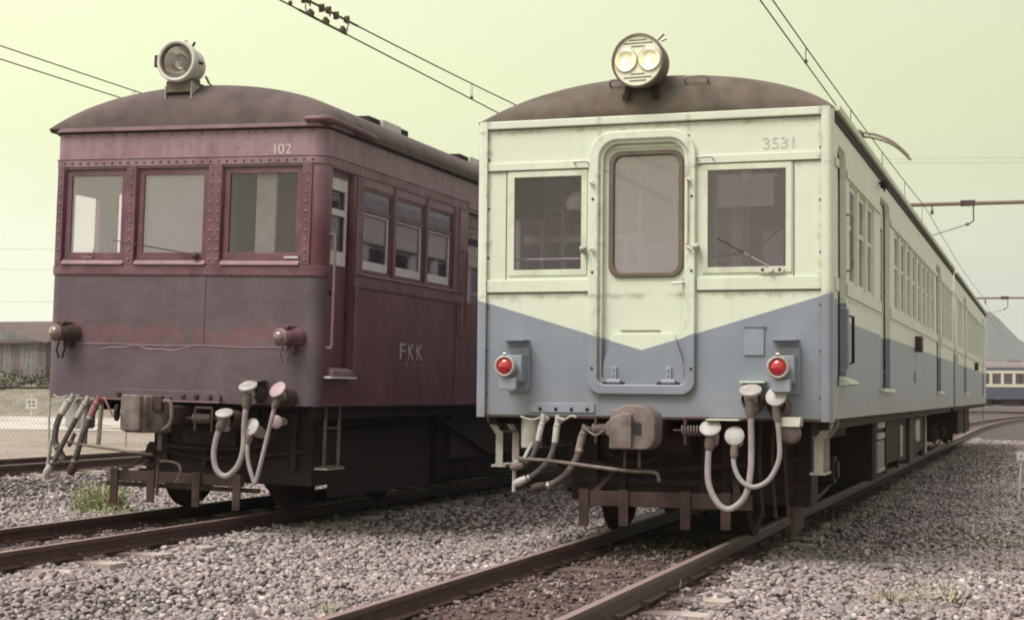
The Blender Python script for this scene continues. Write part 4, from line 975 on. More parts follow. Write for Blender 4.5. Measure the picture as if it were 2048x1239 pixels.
def jumper(parent, pts, rad):
    c = MB().tube(bez(pts, 8), rad, 10).build('jumper_cable', M['cable'], parent)
    for (a, b) in ((0, 1), (-1, -2)):
        p0, p1 = Vector(pts[a]), Vector(pts[b]); t = (p1-p0).normalized()
        MB().tube([p0-t*.05, p0+t*.06, p0+t*.09], [rad*1.5, rad*1.7, rad*1.15], 12).build('cable_gland', M['coupler'], c)
jumper(car, [(.53, -.17, .83), (.515, -.18, .66), (.525, -.19, .48), (.60, -.2, .34), (.69, -.2, .305), (.80, -.2, .40), (.84, -.19, .58), (.845, -.18, .82), (.835, -.17, 1.08)], .024)
jumper(car, [(.715, -.17, .77), (.715, -.19, .64), (.77, -.21, .525), (.865, -.22, .475), (.98, -.21, .53), (1.055, -.2, .68), (1.055, -.19, .85), (1.03, -.18, 1.05)], .019)
MB().box(.74, .93, -.11, -.001, 1.255, 1.268).build('jumper_hood', M['cream'], car)
MB().box(.50, .75, -.20, .02, .968, .978).build('jumper_shelf', M['cream'], car)
for (x, z) in ((.835, 1.12), (1.03, 1.07)):
    MB().lathe([(.09, 0), (.095, .05), (.07, .10), (.07, .16)], (x, -.001, z), (0, -1, .1), 14).build('jumper_socket', M['rubber_brown'], car)
hn = MB(); hn.lathe([(.075, -.05), (.085, .0), (.06, .03), (0.0001, .035)], (1.125, -.10, .88), (0, -1, -.2), 16); hn.build('horn', M['coupler'], car)
MB().prism([(1.06, .93), (1.20, .93), (1.21, 1.0), (1.05, 1.0)], 'y', -.16, .02).build('horn_cover', M['white'], car)

# --- the second coach coupled behind
car2 = empty('electric_railcar', (0, 16.75, 0)); tag(car2, 'second cream and blue coach coupled behind the numbered railcar', 'railcar')
C2L = 15.0
W2 = [(.95+.62*k, 1.42+.62*k) for k in range(3)] + [(4.6+.62*k, 5.08+.62*k) for k in range(12)] + [(13.6, 14.1)]
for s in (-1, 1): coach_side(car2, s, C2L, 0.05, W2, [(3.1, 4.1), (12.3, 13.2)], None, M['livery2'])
MB().wall(-1.42, 1.42, .985, 3.34, [(-.4, .4, 1.2, 3.0)], 'y', 0, .05).build('end_wall', M['livery2'], car2, smooth=0)
MB().wall(-1.42, 1.42, .985, 3.34, [(-.4, .4, 1.2, 3.0)], 'y', C2L, C2L+.05).build('end_wall', M['livery2'], car2, smooth=0)
roof_mesh(-1.43, 1.43, 3.358, .355, 2.15, 1.5, .28, C2L, .035, 0).build('roof', M['roof_brown'], car2, smooth=50)
MB().box(-1.36, 1.36, .06, C2L-.06, 1.105, 1.13).build('cabin_floor', M['interior_dark'], car2)
MB().box(-1.36, 1.36, .2, C2L-.06, 3.285, 3.30).build('ceiling', M['interior_pale'], car2)
bogie(car2, 2.3); bogie(car2, 12.7)
underfloor(car2, C2L, [(.6, 1.25, 4.2, 6.5, .4, .94, M['under']), (.6, 1.25, 7, 9, .38, .92, M['under']), (-1.2, .2, 5, 10, .4, .9, M['dark'])])
steps_stirrup(car2, 1.37, 14.3, 14.8, .99, .40, M['grey'], .0, .12)
MB().box(1.427, 1.50, 7.9, 8.2, 1.75, 1.92).build('side_lamp_box', M['rustmetal'], car2)
gw = MB().ring(rrect(-.55, .55, 1.15, 3.1, .08), rrect(-.45, .45, 1.25, 3.0, .06), 'y', -.49, .02).build('gangway_bellows', M['black'], car2)
MB().box(-.08, .08, -.5, .3, .82, .98).build('drawbar', M['under'], car2)

# ================================================================ maroon railcar
lcar = empty('electric_railcar', (-4.6325, .7297, 0)); lcar.rotation_euler = (0, .0202, .0039)
tag(lcar, 'weathered maroon railcar numbered 102 with three end windows and a single white headlamp', 'railcar')
LX0, LX1, LRAD, LLEN = -1.455, 1.40, .12, 14.2
def outline(off, yend, n=6):
    """plan of the body: left side, rounded corner, end, rounded corner, right side; off = outward offset"""
    P = [(LX0-off, yend)]
    for k in range(n+1):
        a = R_(180+90*k/n); P.append((LX0+LRAD+(LRAD+off)*math.cos(a), LRAD+(LRAD+off)*math.sin(a)))
    for k in range(n+1):
        a = R_(270+90*k/n); P.append((LX1-LRAD+(LRAD+off)*math.cos(a), LRAD+(LRAD+off)*math.sin(a)))
    P.append((LX1+off, yend)); return P
def wrap_band(name, z0, z1, proud, yend, mat, base=0.0015, bevel=.004):
    o = outline(proud, yend); i = outline(base, yend); v = []; f = []; n = len(o)
    for z in (z0, z1):
        v += [(*p, z) for p in o]+[(*p, z) for p in i]
    for k in range(n-1):
        f += [(k, k+1, 2*n+k+1, 2*n+k), (n+k, 3*n+k, 3*n+k+1, n+k+1), (k, n+k, n+k+1, k+1), (2*n+k, 2*n+k+1, 3*n+k+1, 3*n+k)]
    f += [(0, 2*n, 3*n, n), (n-1, 2*n-1, 4*n-1, 3*n-1)]
    return MB().add(v, f).build(name, mat, lcar, bevel=bevel, smooth=40)
LZ0, LZ1 = 1.045, 3.56
LWIN = [(-1.32, -.645), (-.53, .225), (.375, 1.18)]
MB().wall(LX0+LRAD, LX1-LRAD, LZ0, LZ1, [(a, b, 2.36, 3.215) for a, b in LWIN], 'y', 0, .05).build('end_wall', M['maroon'], lcar, smooth=0)
for s in (0, 1):
    oo = outline(0, LRAD)[1:8] if s == 0 else outline(0, LRAD)[8:15]; ii = outline(-.05, LRAD)[1:8] if s == 0 else outline(-.05, LRAD)[8:15]
    MB().prism(oo+ii[::-1], 'z', LZ0, LZ1).build('corner_sheet', M['maroon'], lcar, smooth=60)
LSW = [(.87, 1.57), (1.68, 2.44), (2.54, 3.27)] + [(5.0+.78*k, 5.68+.78*k) for k in range(8)]
LDR = (.17, .66)
MB().wall(LRAD, LLEN, LZ0, LZ1, [(a, b, 2.33, 3.13) for a, b in LSW]+[(LDR[0], LDR[1], 1.38, 3.21), (3.74, 4.62, 1.34, 3.21)], 'x', LX1-.05, LX1).build('side_wall', M['maroon'], lcar, smooth=0)
LEFTW = [(1.06, 1.70), (1.82, 2.5), (2.6, 3.3)] + [(5.0+.78*k, 5.68+.78*k) for k in range(8)]
MB().wall(LRAD, LLEN, LZ0, LZ1, [(a, b, 2.33, 3.13) for a, b in LEFTW]+[(.30, .72, 2.36, 3.02), (3.74, 4.62, 1.34, 3.21)], 'x', LX0, LX0+.05).build('side_wall', M['maroon'], lcar, smooth=0)
MB().wall(LX0+.06, LX1-.06, LZ0, LZ1, [(-.4, .4, 1.3, 3.1)], 'y', LLEN-.05, LLEN).build('rear_wall', M['maroon'], lcar, smooth=0)
# bands and mouldings wrapped round the corners
wrap_band('upper_band', 3.232, 3.300, .012, .14, M['maroon_pale']); wrap_band('upper_band_cap', 3.3015, 3.312, .018, 3.66, M['maroon_pale'])
MB().box(LX1+.0015, LX1+.012, .142, 3.66, 3.215, 3.300).build('upper_band', M['maroon_pale'], lcar, bevel=.004)
MB().box(LX1+.0015, LX1+.012, 3.70, LLEN, 3.245, 3.335).build('upper_band', M['maroon_pale'], lcar, bevel=.004)
wrap_band('lower_band', 2.212, 2.305, .014, .14, M['maroon_pale'] if False else M['mar2'])
MB().box(LX1+.0015, LX1+.014, .68, 3.66, 2.165, 2.275).build('lower_band', M['mar2'], lcar, bevel=.004)
MB().box(LX1+.001, LX1+.03, .68, 3.60, 2.278, 2.298).build('sill_strip', M['maroon_pale'], lcar, bevel=.004)
wrap_band('cornice', 3.562, 3.598, .045, .5, M['maroon_pale'], base=-.045); wrap_band('cornice_bead', 3.548, 3.5605, .02, .5, M['dark'])
for s, x in ((1, LX1), (-1, LX0)):
    MB().box(x-s*.045, x+s*.05, .502, LLEN, 3.566, 3.600).build('eave_board', M['roof_dark'], lcar)
    MB().box(x+s*.001, x+s*.02, .502, LLEN, 3.545, 3.564).build('eave_bead', M['dark'], lcar)
MB().tube(bez([(1.22, -.055, 3.625), (1.40, -.04, 3.625), (1.455, .12, 3.62), (1.462, .5, 3.612), (1.462, 1.0, 3.605)], 6), [.03]*22+[.026, .02, .012], 8).build('door_drip_moulding', M['mar2'], lcar)
# sloping sills under the end windows
for a, b in LWIN:
    MB().prism([(-.030, 2.306), (-.030, 2.318), (.012, 2.362), (.05, 2.362), (.05, 2.306)], 'x', a+.002, b-.002).build('window_sill', M['maroon_pale'], lcar, bevel=.003)
# riveted uprights between the end windows
for (a, b) in ((-1.40, -1.322), (-.643, -.532), (.227, .373), (1.182, 1.285)):
    MB().box(a+.004, b-.004, -.016, -.0015, 2.307, 3.230).build('window_post', M['mar2'], lcar, bevel=.004)
    xs_r = [(a+b)/2] if b-a < .12 else [a+.035, b-.035]
    rivets(lcar, [(x, -.016, z) for x in xs_r for z in np.arange(2.36, 3.2, .088)], .0135, (0, -1, 0), M['maroon_pale'], 'post_rivets')
rivets(lcar, [(x, -.012, 3.268) for x in np.arange(-1.33, 1.30, .087)], .0135, (0, -1, 0), M['mar2'], 'band_rivets')
rivets(lcar, [(x, -.014, 2.232) for x in np.arange(-1.33, 1.30, .087)], .0085, (0, -1, 0), M['maroon_pale'], 'band_rivets')
rivets(lcar, [(x, -.0005, 3.53) for x in np.arange(-1.3, 1.28, .16)], .0075, (0, -1, 0), M['dark'], 'cornice_rivets')
rivets(lcar, [(LX1+.012, y, z) for y in np.arange(.18, 3.6, .082) for z in (3.24, 3.275)], .011, (1, 0, 0), M['maroon_pale'], 'band_rivets')
rivets(lcar, [(LX1+.0, y, 1.07) for y in np.arange(.75, 14, .09)], .010, (1, 0, 0), M['maroon_pale'], 'sill_rivets')
rivets(lcar, [(LX1+.014, y, 2.19) for y in np.arange(.74, 3.6, .11)], .008, (1, 0, 0), M['mar2'], 'band_rivets')
rivets(lcar, [(x, 0, z) for x in (.19, .215) for z in np.arange(1.62, 2.18, .075)], .009, (0, -1, 0), M['maroon'], 'seam_rivets')
MB().box(.175, .235, -.0055, -.0005, 1.57, 2.21).build('seam_strip', M['maroon'], lcar, bevel=.002)
MB().tube([(x, -.002, 1.562+.004*math.sin(x*7)) for x in np.linspace(-1.18, 1.27, 40)], .0055, 6).build('weld_seam', M['maroon_pale'], lcar)
MB().tube([(x, -.002, 1.534+.016*math.sin(x*9)+.008*math.sin(x*23)) for x in np.linspace(-.85, .1, 44)], .0032, 5).build('paint_crack', M['lilac'], lcar)
MB().box(-.5, -.02, -.002, -.0006, 2.178, 2.209).build('rust_patch', simple('orange_rust', (.30, .13, .05), .85, var=.4, scale=20), lcar) if False else None
# end windows
for i, (a, b) in enumerate(LWIN):
    gm = [M['glass_dusty'], M['glass_dusty'], M['glass_clear']][i]
    w = window_unit(lcar, 'y', .022, a, b, 2.363, 3.213, -1, M['mar2'], gm, .062, None, .03)
    if i == 1:
        wp = wiper(w, (.12, 2.40), (-.52, 2.50), -.004, M['rustmetal'])
        MB().lathe([(.03, 0), (.03, .03), (.018, .045), (0.0001, .05)], (.12, .0, 2.395), (0, -1, 0), 12).build('wiper_pivot', M['rustmetal'], wp)
    if i == 2: MB().box(b-.16, b-.02, .0, .018, 2.372, 2.39).build('chipped_bead', M['white'], w)
    if i == 0: MB().box(a+.22, a+.33, .0, .018, 2.368, 2.385).build('chipped_bead', M['maroon_pale'], w)
# side windows: maroon upper light, pale lower sash
def side_win(x, s, a, b):
    w = MB().ring([(a, 2.33), (b, 2.33), (b, 3.13), (a, 3.13)], [(a+.028, 2.345), (b-.028, 2.345), (b-.028, 3.10), (a+.028, 3.10)], 'x', min(x-s*.045, x-s*.012), max(x-s*.045, x-s*.012)).build('window', M['mar2'], lcar)
    MB().box(min(x-s*.04, x-s*.008), max(x-s*.04, x-s*.008), a+.028, b-.028, 2.895, 2.93).build('transom', M['mar2'], w)
    MB().box(min(x-s*.028, x-s*.024), max(x-s*.028, x-s*.024), a+.024, b-.024, 2.928, 3.104).build('pane', M['glass_blue'], w, smooth=0)
    sash = MB().ring([(a+.03, 2.346), (b-.03, 2.346), (b-.03, 2.893), (a+.03, 2.893)], [(a+.055, 2.43), (b-.055, 2.43), (b-.055, 2.872), (a+.055, 2.872)], 'x', min(x-s*.048, x-s*.028), max(x-s*.048, x-s*.028)).build('sash', M['interior_pale'], w)
    MB().box(min(x-s*.040, x-s*.036), max(x-s*.040, x-s*.036), a+.05, b-.05, 2.425, 2.877).build('pane', M['glass_clear'], w, smooth=0)
for a, b in LSW: side_win(LX1, 1, a, b)
for a, b in LEFTW[1:]: side_win(LX0, -1, a, b)
# posts between side windows
for (a, b) in ((.70, .86), (1.585, 1.665), (2.455, 2.525), (3.285, 3.42)):
    MB().box(LX1+.001, LX1+.011, a, b, 2.30, 3.213).build('window_post', M['mar2'], lcar, bevel=.003)
MB().box(LX1+.001, LX1+.018, .70, .775, 1.36, 2.163).build('door_post', M['mar2'], lcar, bevel=.003)
MB().box(LX1+.001, LX1+.010, 3.44, 3.47, 1.06, 3.21).build('panel_joint', M['mar2'], lcar)
# crew door
dw = MB().wall(LDR[0]-.02, LDR[1]+.02, 1.36, 3.23, [(LDR[0]+.07, LDR[1]-.09, 2.36, 3.12)], 'x', LX1-.10, LX1-.06).build('crew_door', M['maroon'], lcar, smooth=0)
MB().box(LX1-.085, LX1-.081, LDR[0]+.06, LDR[1]-.08, 2.35, 3.13).build('pane', M['glass_dim'], dw, smooth=0)
MB().ring([(LDR[0]+.05, 2.34), (LDR[1]-.07, 2.34), (LDR[1]-.07, 3.14), (LDR[0]+.05, 3.14)], [(LDR[0]+.075, 2.47), (LDR[1]-.095, 2.47), (LDR[1]-.095, 3.03), (LDR[0]+.075, 3.03)], 'x', LX1-.062, LX1-.045).build('pane_frame', M['interior_pale'], dw)
MB().box(LX1-.062, LX1-.05, LDR[0]+.07, LDR[1]-.09, 2.80, 2.86).build('pane_bar', M['interior_pale'], dw)
MB().lathe([(.022, 0), (.03, .02), (.02, .035), (0.0001, .04)], (LX1-.06, LDR[0]+.1, 2.08), (1, 0, 0), 12).build('door_handle', M['dark'], dw)
dd_ = MB().wall(3.72, 4.64, 1.32, 3.23, [(3.86, 4.5, 2.2, 3.05)], 'x', LX1-.10, LX1-.06).build('passenger_door', M['maroon'], lcar, smooth=0)
MB().box(LX1-.085, LX1-.081, 3.85, 4.51, 2.19, 3.06).build('pane', M['glass_dim'], dd_, smooth=0)
handrail(lcar, [(LX1, .14, 1.58), (LX1+.055, .14, 1.575), (LX1+.06, .14, 1.62), (LX1+.06, .14, 2.55), (LX1+.05, .14, 2.6), (LX1, .14, 2.6)], .014, M['maroon_pale'])
handrail(lcar, [(LX1, 3.58, 1.81), (LX1+.055, 3.58, 1.81), (LX1+.055, 3.58, 2.74), (LX1, 3.58, 2.74)], .014, M['mar2'])
handrail(lcar, [(LX1, 3.50, 1.83), (LX1+.04, 3.50, 1.83), (LX1+.04, 3.50, 2.20), (LX1, 3.50, 2.20)], .010, M['maroon_pale'])
st = MB().prism([(LX1-.002, 1.40), (LX1+.06, 1.37), (LX1+.06, 1.325), (LX1-.002, 1.325)], 'y', .19, .64).build('door_tread', M['maroon_pale'], lcar, bevel=.004)
MB().box(LX1+.001, LX1+.075, .12, .68, 1.300, 1.320).build('tread_nosing', M['white'], st, bevel=.003)
# writing
M['letter'] = simple('faded_cream_lettering', (.60, .52, .44), .6, var=.2, scale=25); M['letter_dim'] = simple('worn_lettering', (.42, .36, .33), .6, var=.4, scale=18)
for i, ch in enumerate('102'): text('number_digit', ch, .128, M['letter'], lcar, (.895+(.0, .062, .135)[i], -.002, 3.362), (R_(90), 0, 0), (.014, .06, .056)[i])
for i, ch in enumerate('FKK'):
    text('letter', ch, .235, M['letter_dim'], lcar, (LX1+.002, 1.93+.225*i, 1.585), (R_(90), 0, R_(90)), .15)
    text('full_stop', '.', .20, M['letter_dim'], lcar, (LX1+.002, 2.035+.225*i, 1.515), (R_(90), 0, R_(90)))
# roof
roof_mesh(LX0-.045, LX1+.045, 3.598, .445, 2.0, 2.0, .42, LLEN, .035, -.042).build('roof', M['roof_dark'], lcar, smooth=50)
def lroof(x, y=9): return 3.598+.445*max(0, 1-((x+.0275)/1.4725)**2)**.5*(1-(1-min(1, max(0, (y+.042)/.42)))**2)**.5
for y0 in (2.75, 5.55, 8.4):
    v = MB().box(.10, .62, y0+.30, y0+.82, 3.93, 4.158).build('roof_ventilator', M['white'], lcar, bevel=.006)
    MB().box(.12, .58, y0, y0+.298, 3.93, 4.150).build('ventilator_end', M['dark'], v)
    MB().box(.12, .595, y0+.822, y0+1.08, 3.93, 4.150).build('ventilator_end', M['dark'], v)
MB().tube(bez([(.55, .5, lroof(.55, .5)-.01), (.62, .7, lroof(.62)+.03), (.78, .95, lroof(.78)-.01)], 5), .006, 6).build('roof_cable', M['grey'], lcar)
# headlamp
HC = Vector((-.165, .02, 4.215)); AX = Vector((.05, -1, .02)).normalized()
hl = MB().lathe([(0.0001, -.36), (.08, -.35), (.14, -.30), (.172, -.22), (.178, -.06), (.192, -.05), (.200, -.01), (.198, .028), (.185, .04), (.165, .034), (.160, .005)], HC, AX, 40).build('headlight', M['white'], lcar)
MB().lathe([(.166, .036), (.150, .030), (.146, .0), (.158, -.01)], HC, AX, 40).build('lens_rim', M['rubber_brown'], hl)
m, t_, n_, l_, b_ = node_mat('silvered_reflector'); b_.inputs['Base Color'].default_value = (.78, .76, .62, 1); b_.inputs['Metallic'].default_value = 1; b_.inputs['Roughness'].default_value = .12; M['reflector'] = m
MB().lathe([(.158, .0), (.135, -.06), (.10, -.11), (.05, -.14), (0.0001, -.148)], HC, AX, 40).build('reflector', M['reflector'], hl, smooth=60)
MB().lathe([(.03, -.14), (.032, -.07), (.02, -.045), (0.0001, -.04)], HC, AX, 14).build('lamp_bulb', M['interior_pale'], hl)
MB().lathe([(.152, .012), (.08, .022), (0.0001, .026), (0.0001, .022), (.08, .018), (.152, .008)], HC, AX, 40).build('lens', M['glass_clear'], hl, smooth=60)
fx = MB(); fx.box(HC.x-.235, HC.x-.21, .0, .03, HC.z-.05, HC.z+.06); fx.cyl((HC.x-.22, .01, HC.z-.045), (HC.x-.18, .03, HC.z-.045), .01, n=6); fx.cyl((HC.x-.22, .01, HC.z+.055), (HC.x-.18, .03, HC.z+.055), .01, n=6); fx.build('lamp_hinge', M['dark'], hl)
MB().box(HC.x+.02, HC.x+.06, .05, .09, HC.z+.175, HC.z+.20).build('lamp_catch', M['dark'], hl)
MB().cyl((HC.x+.10, .10, HC.z+.14), (HC.x+.13, .10, HC.z+.19), .012, n=6).build('lamp_catch', M['dark'], hl)
MB().box(HC.x+.172, HC.x+.188, .09, .17, HC.z-.012, HC.z+.012).build('lamp_catch', M['dark'], hl)
sup = MB(); sup.box(HC.x-.13, HC.x+.13, .05, .30, 3.93, 4.04); sup.strap([HC+Vector((-.13, .12, -.12)), HC+Vector((-.15, .12, -.2)), HC+Vector((-.15, .12, -.25))], .04, .012, (0, 1, 0)); sup.strap([HC+Vector((.16, .25, -.10)), HC+Vector((.20, .25, -.17)), HC+Vector((.24, .25, -.2))], .04, .012, (0, 1, 0)); sup.box(HC.x-.10, HC.x+.10, .08, .28, 4.04, 4.08)
sup.build('lamp_stand', M['rubber_brown'], hl, bevel=.004)
MB().prism([(.05, 4.03), (.05, 3.86), (.16, 3.90), (.27, 3.99)], 'x', HC.x+.132, HC.x+.142).build('stand_gusset', M['grey'], hl)
MB().prism([(.05, 3.99), (.05, 3.86), (.13, 3.90)], 'x', HC.x-.142, HC.x-.132).build('stand_gusset', M['grey'], hl)
# marker lamps
for (x, col) in ((-1.235, M['rubber_brown']), (1.10, M['maroon_pale'])):
    tl = MB(); tl.cyl((x+.10, -.001, 1.66), (x+.03, -.12, 1.66), .085, .075, 16); tl.box(x+.0, x+.07, -.16, -.001, 1.74, 1.76); tl.box(x+.02, x+.09, -.08, -.001, 1.52, 1.60)
    t = tl.build('marker_lamp', M['rustmetal'] if x < 0 else M['mar2'], lcar, bevel=.004)
    MB().lathe([(.07, -.10), (.078, -.02), (.080, .02), (.068, .03), (.064, .02)], (x, -.16, 1.655), (-.25, -1, 0), 24).build('lamp_ring', col, t)
    MB().lathe([(.066, .018), (.058, .045), (.035, .065), (0.0001, .072)], (x, -.16, 1.655), (-.25, -1, 0), 24).build('lens', M['dark_lens'], t, smooth=60) if 'dark_lens' in M else None
    bk = MB(); bk.strap([(x-.01, -.10, 1.57), (x-.03, -.11, 1.50), (x-.02, -.08, 1.42)], .02, .012, (0, 1, 0)); bk.strap([(x+.06, -.09, 1.54), (x+.03, -.09, 1.46), (x+.02, -.08, 1.42)], .02, .012, (0, 1, 0)); bk.build('lamp_iron', M['rustmetal'] if x < 0 else M['maroon_pale'], t)
# interior
MB().box(LX0+.06, LX1-.06, .06, LLEN-.06, 1.20, 1.22).build('cabin_floor', M['interior_dark'], lcar)
MB().box(LX0+.06, LX1-.06, .10, LLEN-.06, 3.545, 3.56).build('ceiling', M['interior_pale'], lcar)
MB().wall(LX0+.06, LX1-.06, 1.22, 3.54, [(-1.40, -1.10, 2.3, 3.1), (.02, .62, 1.25, 3.1)], 'y', 1.0, 1.03).build('cab_partition', M['interior'], lcar, smooth=0)
MB().box(.02, 1.32, .93, .95, 1.22, 3.54).build('dark_backing', M['interior_dark'], lcar)  # dark panel added to block the bright view through the right window
MB().box(.66, .86, .12, .16, 1.22, 3.54).build('cab_locker', M['white'], lcar)
MB().box(-.50, .20, .085, .09, 2.42, 3.16).build('pale_panel', M['interior_pale'], lcar)  # plain pale panel behind the middle end pane
MB().tube(bez([(-1.05, .1, 2.42), (-1.03, .1, 2.48), (-1.0, .1, 2.49), (-.98, .1, 2.42)], 5), .008, 6).build('brake_handle', M['steel'], lcar)
for s, x in ((1, LX1-.06), (-1, LX0+.06)):
    MB().box(x-s*.42, x, 5.0, 11.5, 1.55, 1.68).build('bench_seat', M['seat'], lcar, bevel=.02)
# running gear
bogie(lcar, 2.25, 2.0); bogie(lcar, 11.6, 2.0)
MB().box(-.52, 1.16, .45, .85, .30, .99).build('dark_fill_box', M['dark'], lcar, bevel=.01)  # black block added behind the coupler so the underside reads as shade
MB().box(-.5, .5, 1.5, 3.1, .30, .78).build('traction_motor', M['dark'], lcar, bevel=.05)
MB().cyl((-.1, .36, .72), (.45, .36, .72), .10, n=18).build('brake_air_cylinder', M['under'], lcar)
MB().tube(bez([(-.5, .42, .60), (0, .40, .52), (.5, .40, .55), (1.1, .42, .62)], 6), .022, 8).build('brake_pull_rod', M['under'], lcar)
for x in (-.40, .02, .55, .95): MB().box(x, x+.06, .40, .448, .44, .97).build('brake_hanger', M['under'], lcar, bevel=.006)
MB().tube(bez([(-.45, .38, .97), (-.42, .34, .75), (-.25, .32, .62), (.7, .33, .66), (.85, .36, .97)], 6), .016, 8).build('air_pipe', M['under'], lcar)
MB().box(.6, 1.05, 1.0, 3.6, .50, .98).build('brake_beam', M['dark'], lcar)
MB().box(1.075, 1.10, .95, 3.55, .16, .80).build('dark_fill_plate', M['dark'], lcar, bevel=.006)  # dark plate added so the wheels sink into shade
MB().box(-.4, 1.12, 3.7, 9.2, .24, .985).build('dark_fill_mass', M['dark'], lcar, bevel=.012)  # dark block added to fill the underside with shade down to the rail
for y in np.arange(3.8, 9.2, .45): MB().box(1.121, 1.145, y, y+.05, .26, .97).build('box_rib', M['under'], lcar)
for y in (4.0, 5.35, 6.7, 8.05): MB().box(1.121, 1.135, y+.1, y+.9, .45, .80).build('box_lid', M['under'], lcar, bevel=.006)
MB().box(-1.15, 1.15, .3, LLEN-.2, 1.0, 1.12).build('floor_frame', M['dark'], lcar)
for s in (-1, 1): MB().box(s*1.22, s*1.30, .2, LLEN, .93, 1.044).build('sole_bar', M['dark'], lcar)
for (x0, x1, ya, yb, z0, z1) in ((.4, 1.2, 3.9, 5.6, .42, .95), (-1.1, .2, 4.4, 6.5, .45, .95), (.3, 1.15, 5.9, 7.6, .40, .95), (-1.0, .2, 7.2, 9.4, .42, .95)):
    MB().box(x0, x1, ya, yb, z0, z1).build('equipment_box', M['dark'], lcar, bevel=.012)
tr = MB(); tr.tube([(1.22, 3.4, .93), (1.22, 5.2, .45), (1.22, 8.6, .45), (1.22, 10.4, .93)], .025, 6); tr.build('truss_rod', M['under'], lcar)
MB().strap([(.95, 1.3, .75), (1.05, 1.9, .48)], .06, .014, (1, 0, 0)).build('brake_hanger', M['rustmetal'], lcar)
pilot(lcar, .15, [(-.74, .07), (-.345, .10), (.135, .08), (.555, .07)], .40, .1, .285, .385, M['rustmetal'], -.78, .60)
MB().box(-.92, .70, .28, .33, .225, .265).build('guard_rail', M['rustmetal'], lcar)
ls = MB()
for y in (.40, .70): ls.strap([(1.30, y, 1.04), (1.30, y, .48)], .05, .012, (0, 1, 0))
ls.box(1.22, 1.35, .37, .73, .475, .49); ls.box(1.27, 1.33, .40, .70, .84, .85); ls.build('footstep', M['coupler'], lcar)
MB().box(1.215, 1.352, .368, .732, .465, .474).build('tread', M['white'], lcar)
# buffer beam plate, coupler and springs
bp = MB().prism([(-.74, 1.062), (.44, 1.062), (.44, 1.115), (.40, 1.15), (-.66, 1.15), (-.74, 1.10)], 'y', -.03, -.001).build('buffer_plate', M['maroon'], lcar, bevel=.004)
MB().box(-.76, .45, -.06, -.001, 1.045, 1.060).build('buffer_ledge', M['maroon_pale'], lcar, bevel=.003)
for x in (-.62, .06, .2, .34): MB().lathe([(.026, 0), (.024, .014), (.012, .022), (0.0001, .023)], (x, -.03, 1.102), (0, -1, 0), 10).build('bolt_head', M['rustmetal'], bp)
coupler_box(lcar, .03, -.65, .94, 'block')
buffer_spring(lcar, .26, .43, -.12, .905); buffer_spring(lcar, -.46, -.33, -.12, .915)
MB().lathe([(0.0001, -.01), (.075, -.012), (.08, 0), (.075, .014), (0.0001, .02)], (-.56, -.14, .93), (-1, -.35, 0), 20).build('buffer_disc', M['dark'], lcar)
MB().tube(bez([(-1.12, -.1, .64), (-.75, -.28, .62), (-.3, -.42, .60), (.05, -.5, .58)], 6), .013, 8).build('uncoupling_lever', M['coupler'], lcar)
MB().tube(bez([(.08, -.42, .52), (.15, -.42, .525), (.27, -.42, .50), (.29, -.42, .42), (.24, -.4, .34)], 5), .012, 8).build('lever_loop', M['coupler'], lcar)
MB().tube([(.06, -.42, .56), (.06, -.42, .22)], .014, 8).build('lever_rod', M['rustmetal'], lcar)
gbx = MB(); gbx.prism(rrect(-1.20, -.985, .76, 1.03, .03), 'y', -.02, .16); gbx.build('hose_cabinet', M['grey'], lcar, bevel=.008)
MB().tube([(-.96, -.05, 1.02), (-.97, -.05, .60)], .035, 12).build('drain_pipe', M['grey'], lcar)
MB().tube([(-.80, -.03, 1.0), (-.82, -.03, .62)], .022, 10).build('drain_pipe', M['grey'], lcar)
air_hose(lcar, [(-1.10, -.15, .98), (-1.145, -.18, .88), (-1.17, -.20, .76), (-1.165, -.21, .64), (-1.11, -.2, .52)], .030, M['grey'], [(-1.09, -.15, 1.07), (-1.16, -.18, 1.05), (-1.22, -.19, 1.075)], M['coupler'])
air_hose(lcar, [(-.93, -.15, .96), (-.985, -.18, .83), (-1.05, -.21, .68), (-1.13, -.24, .50), (-1.20, -.25, .38)], .024, M['grey'], [(-.92, -.15, 1.05), (-.97, -.19, 1.04), (-1.0, -.2, .97)], M['grey'])
air_hose(lcar, [(-.80, -.15, .965), (-.845, -.18, .82), (-.89, -.20, .68), (-.93, -.21, .52), (-.975, -.2, .40)], .029, M['redpaint'], [(-.74, -.15, 1.05), (-.68, -.18, 1.06), (-.62, -.19, .98), (-.575, -.19, .90)], M['rustmetal'])
MB().tube(bez([(-1.20, -.14, .66), (-1.245, -.14, .66), (-1.265, -.14, .60), (-1.29, -.14, .36)], 6), .017, 8).build('brake_hook', M['grey'], lcar)
MB().tube([(-1.09, -.1, .60), (-1.02, -.12, .72)], .02, 8).build('pipe_elbow', M['coupler'], lcar)
jumper_head(lcar, (.565, -.16, .955), M['cap'], face=(.1, -.45, .9), rad=.08)
jumper_head(lcar, (.845, -.16, .845), M['cap'], face=(-.25, -1, .45), rad=.083)
jumper_head(lcar, (.80, -.17, 1.205), M['cap'], face=(0, -.5, .87), rad=.085)
jumper_head(lcar, (1.10, -.17, 1.185), M['lilac'], face=(-.3, -1, .75), rad=.082)
jumper_head(lcar, (1.03, -.04, .90), M['lilac'], face=(0, -1, 0), rad=.06)
for (x, z) in ((.82, 1.15), (1.12, 1.12), (.6, .9)): MB().lathe([(.085, 0), (.09, .05), (.07, .11), (.06, .15)], (x, -.001, z), (0, -1, .1), 14).build('jumper_socket', M['rustmetal'], lcar)
MB().box(.70, .90, -.13, -.001, 1.255, 1.268).build('jumper_hood', M['coupler'], lcar)
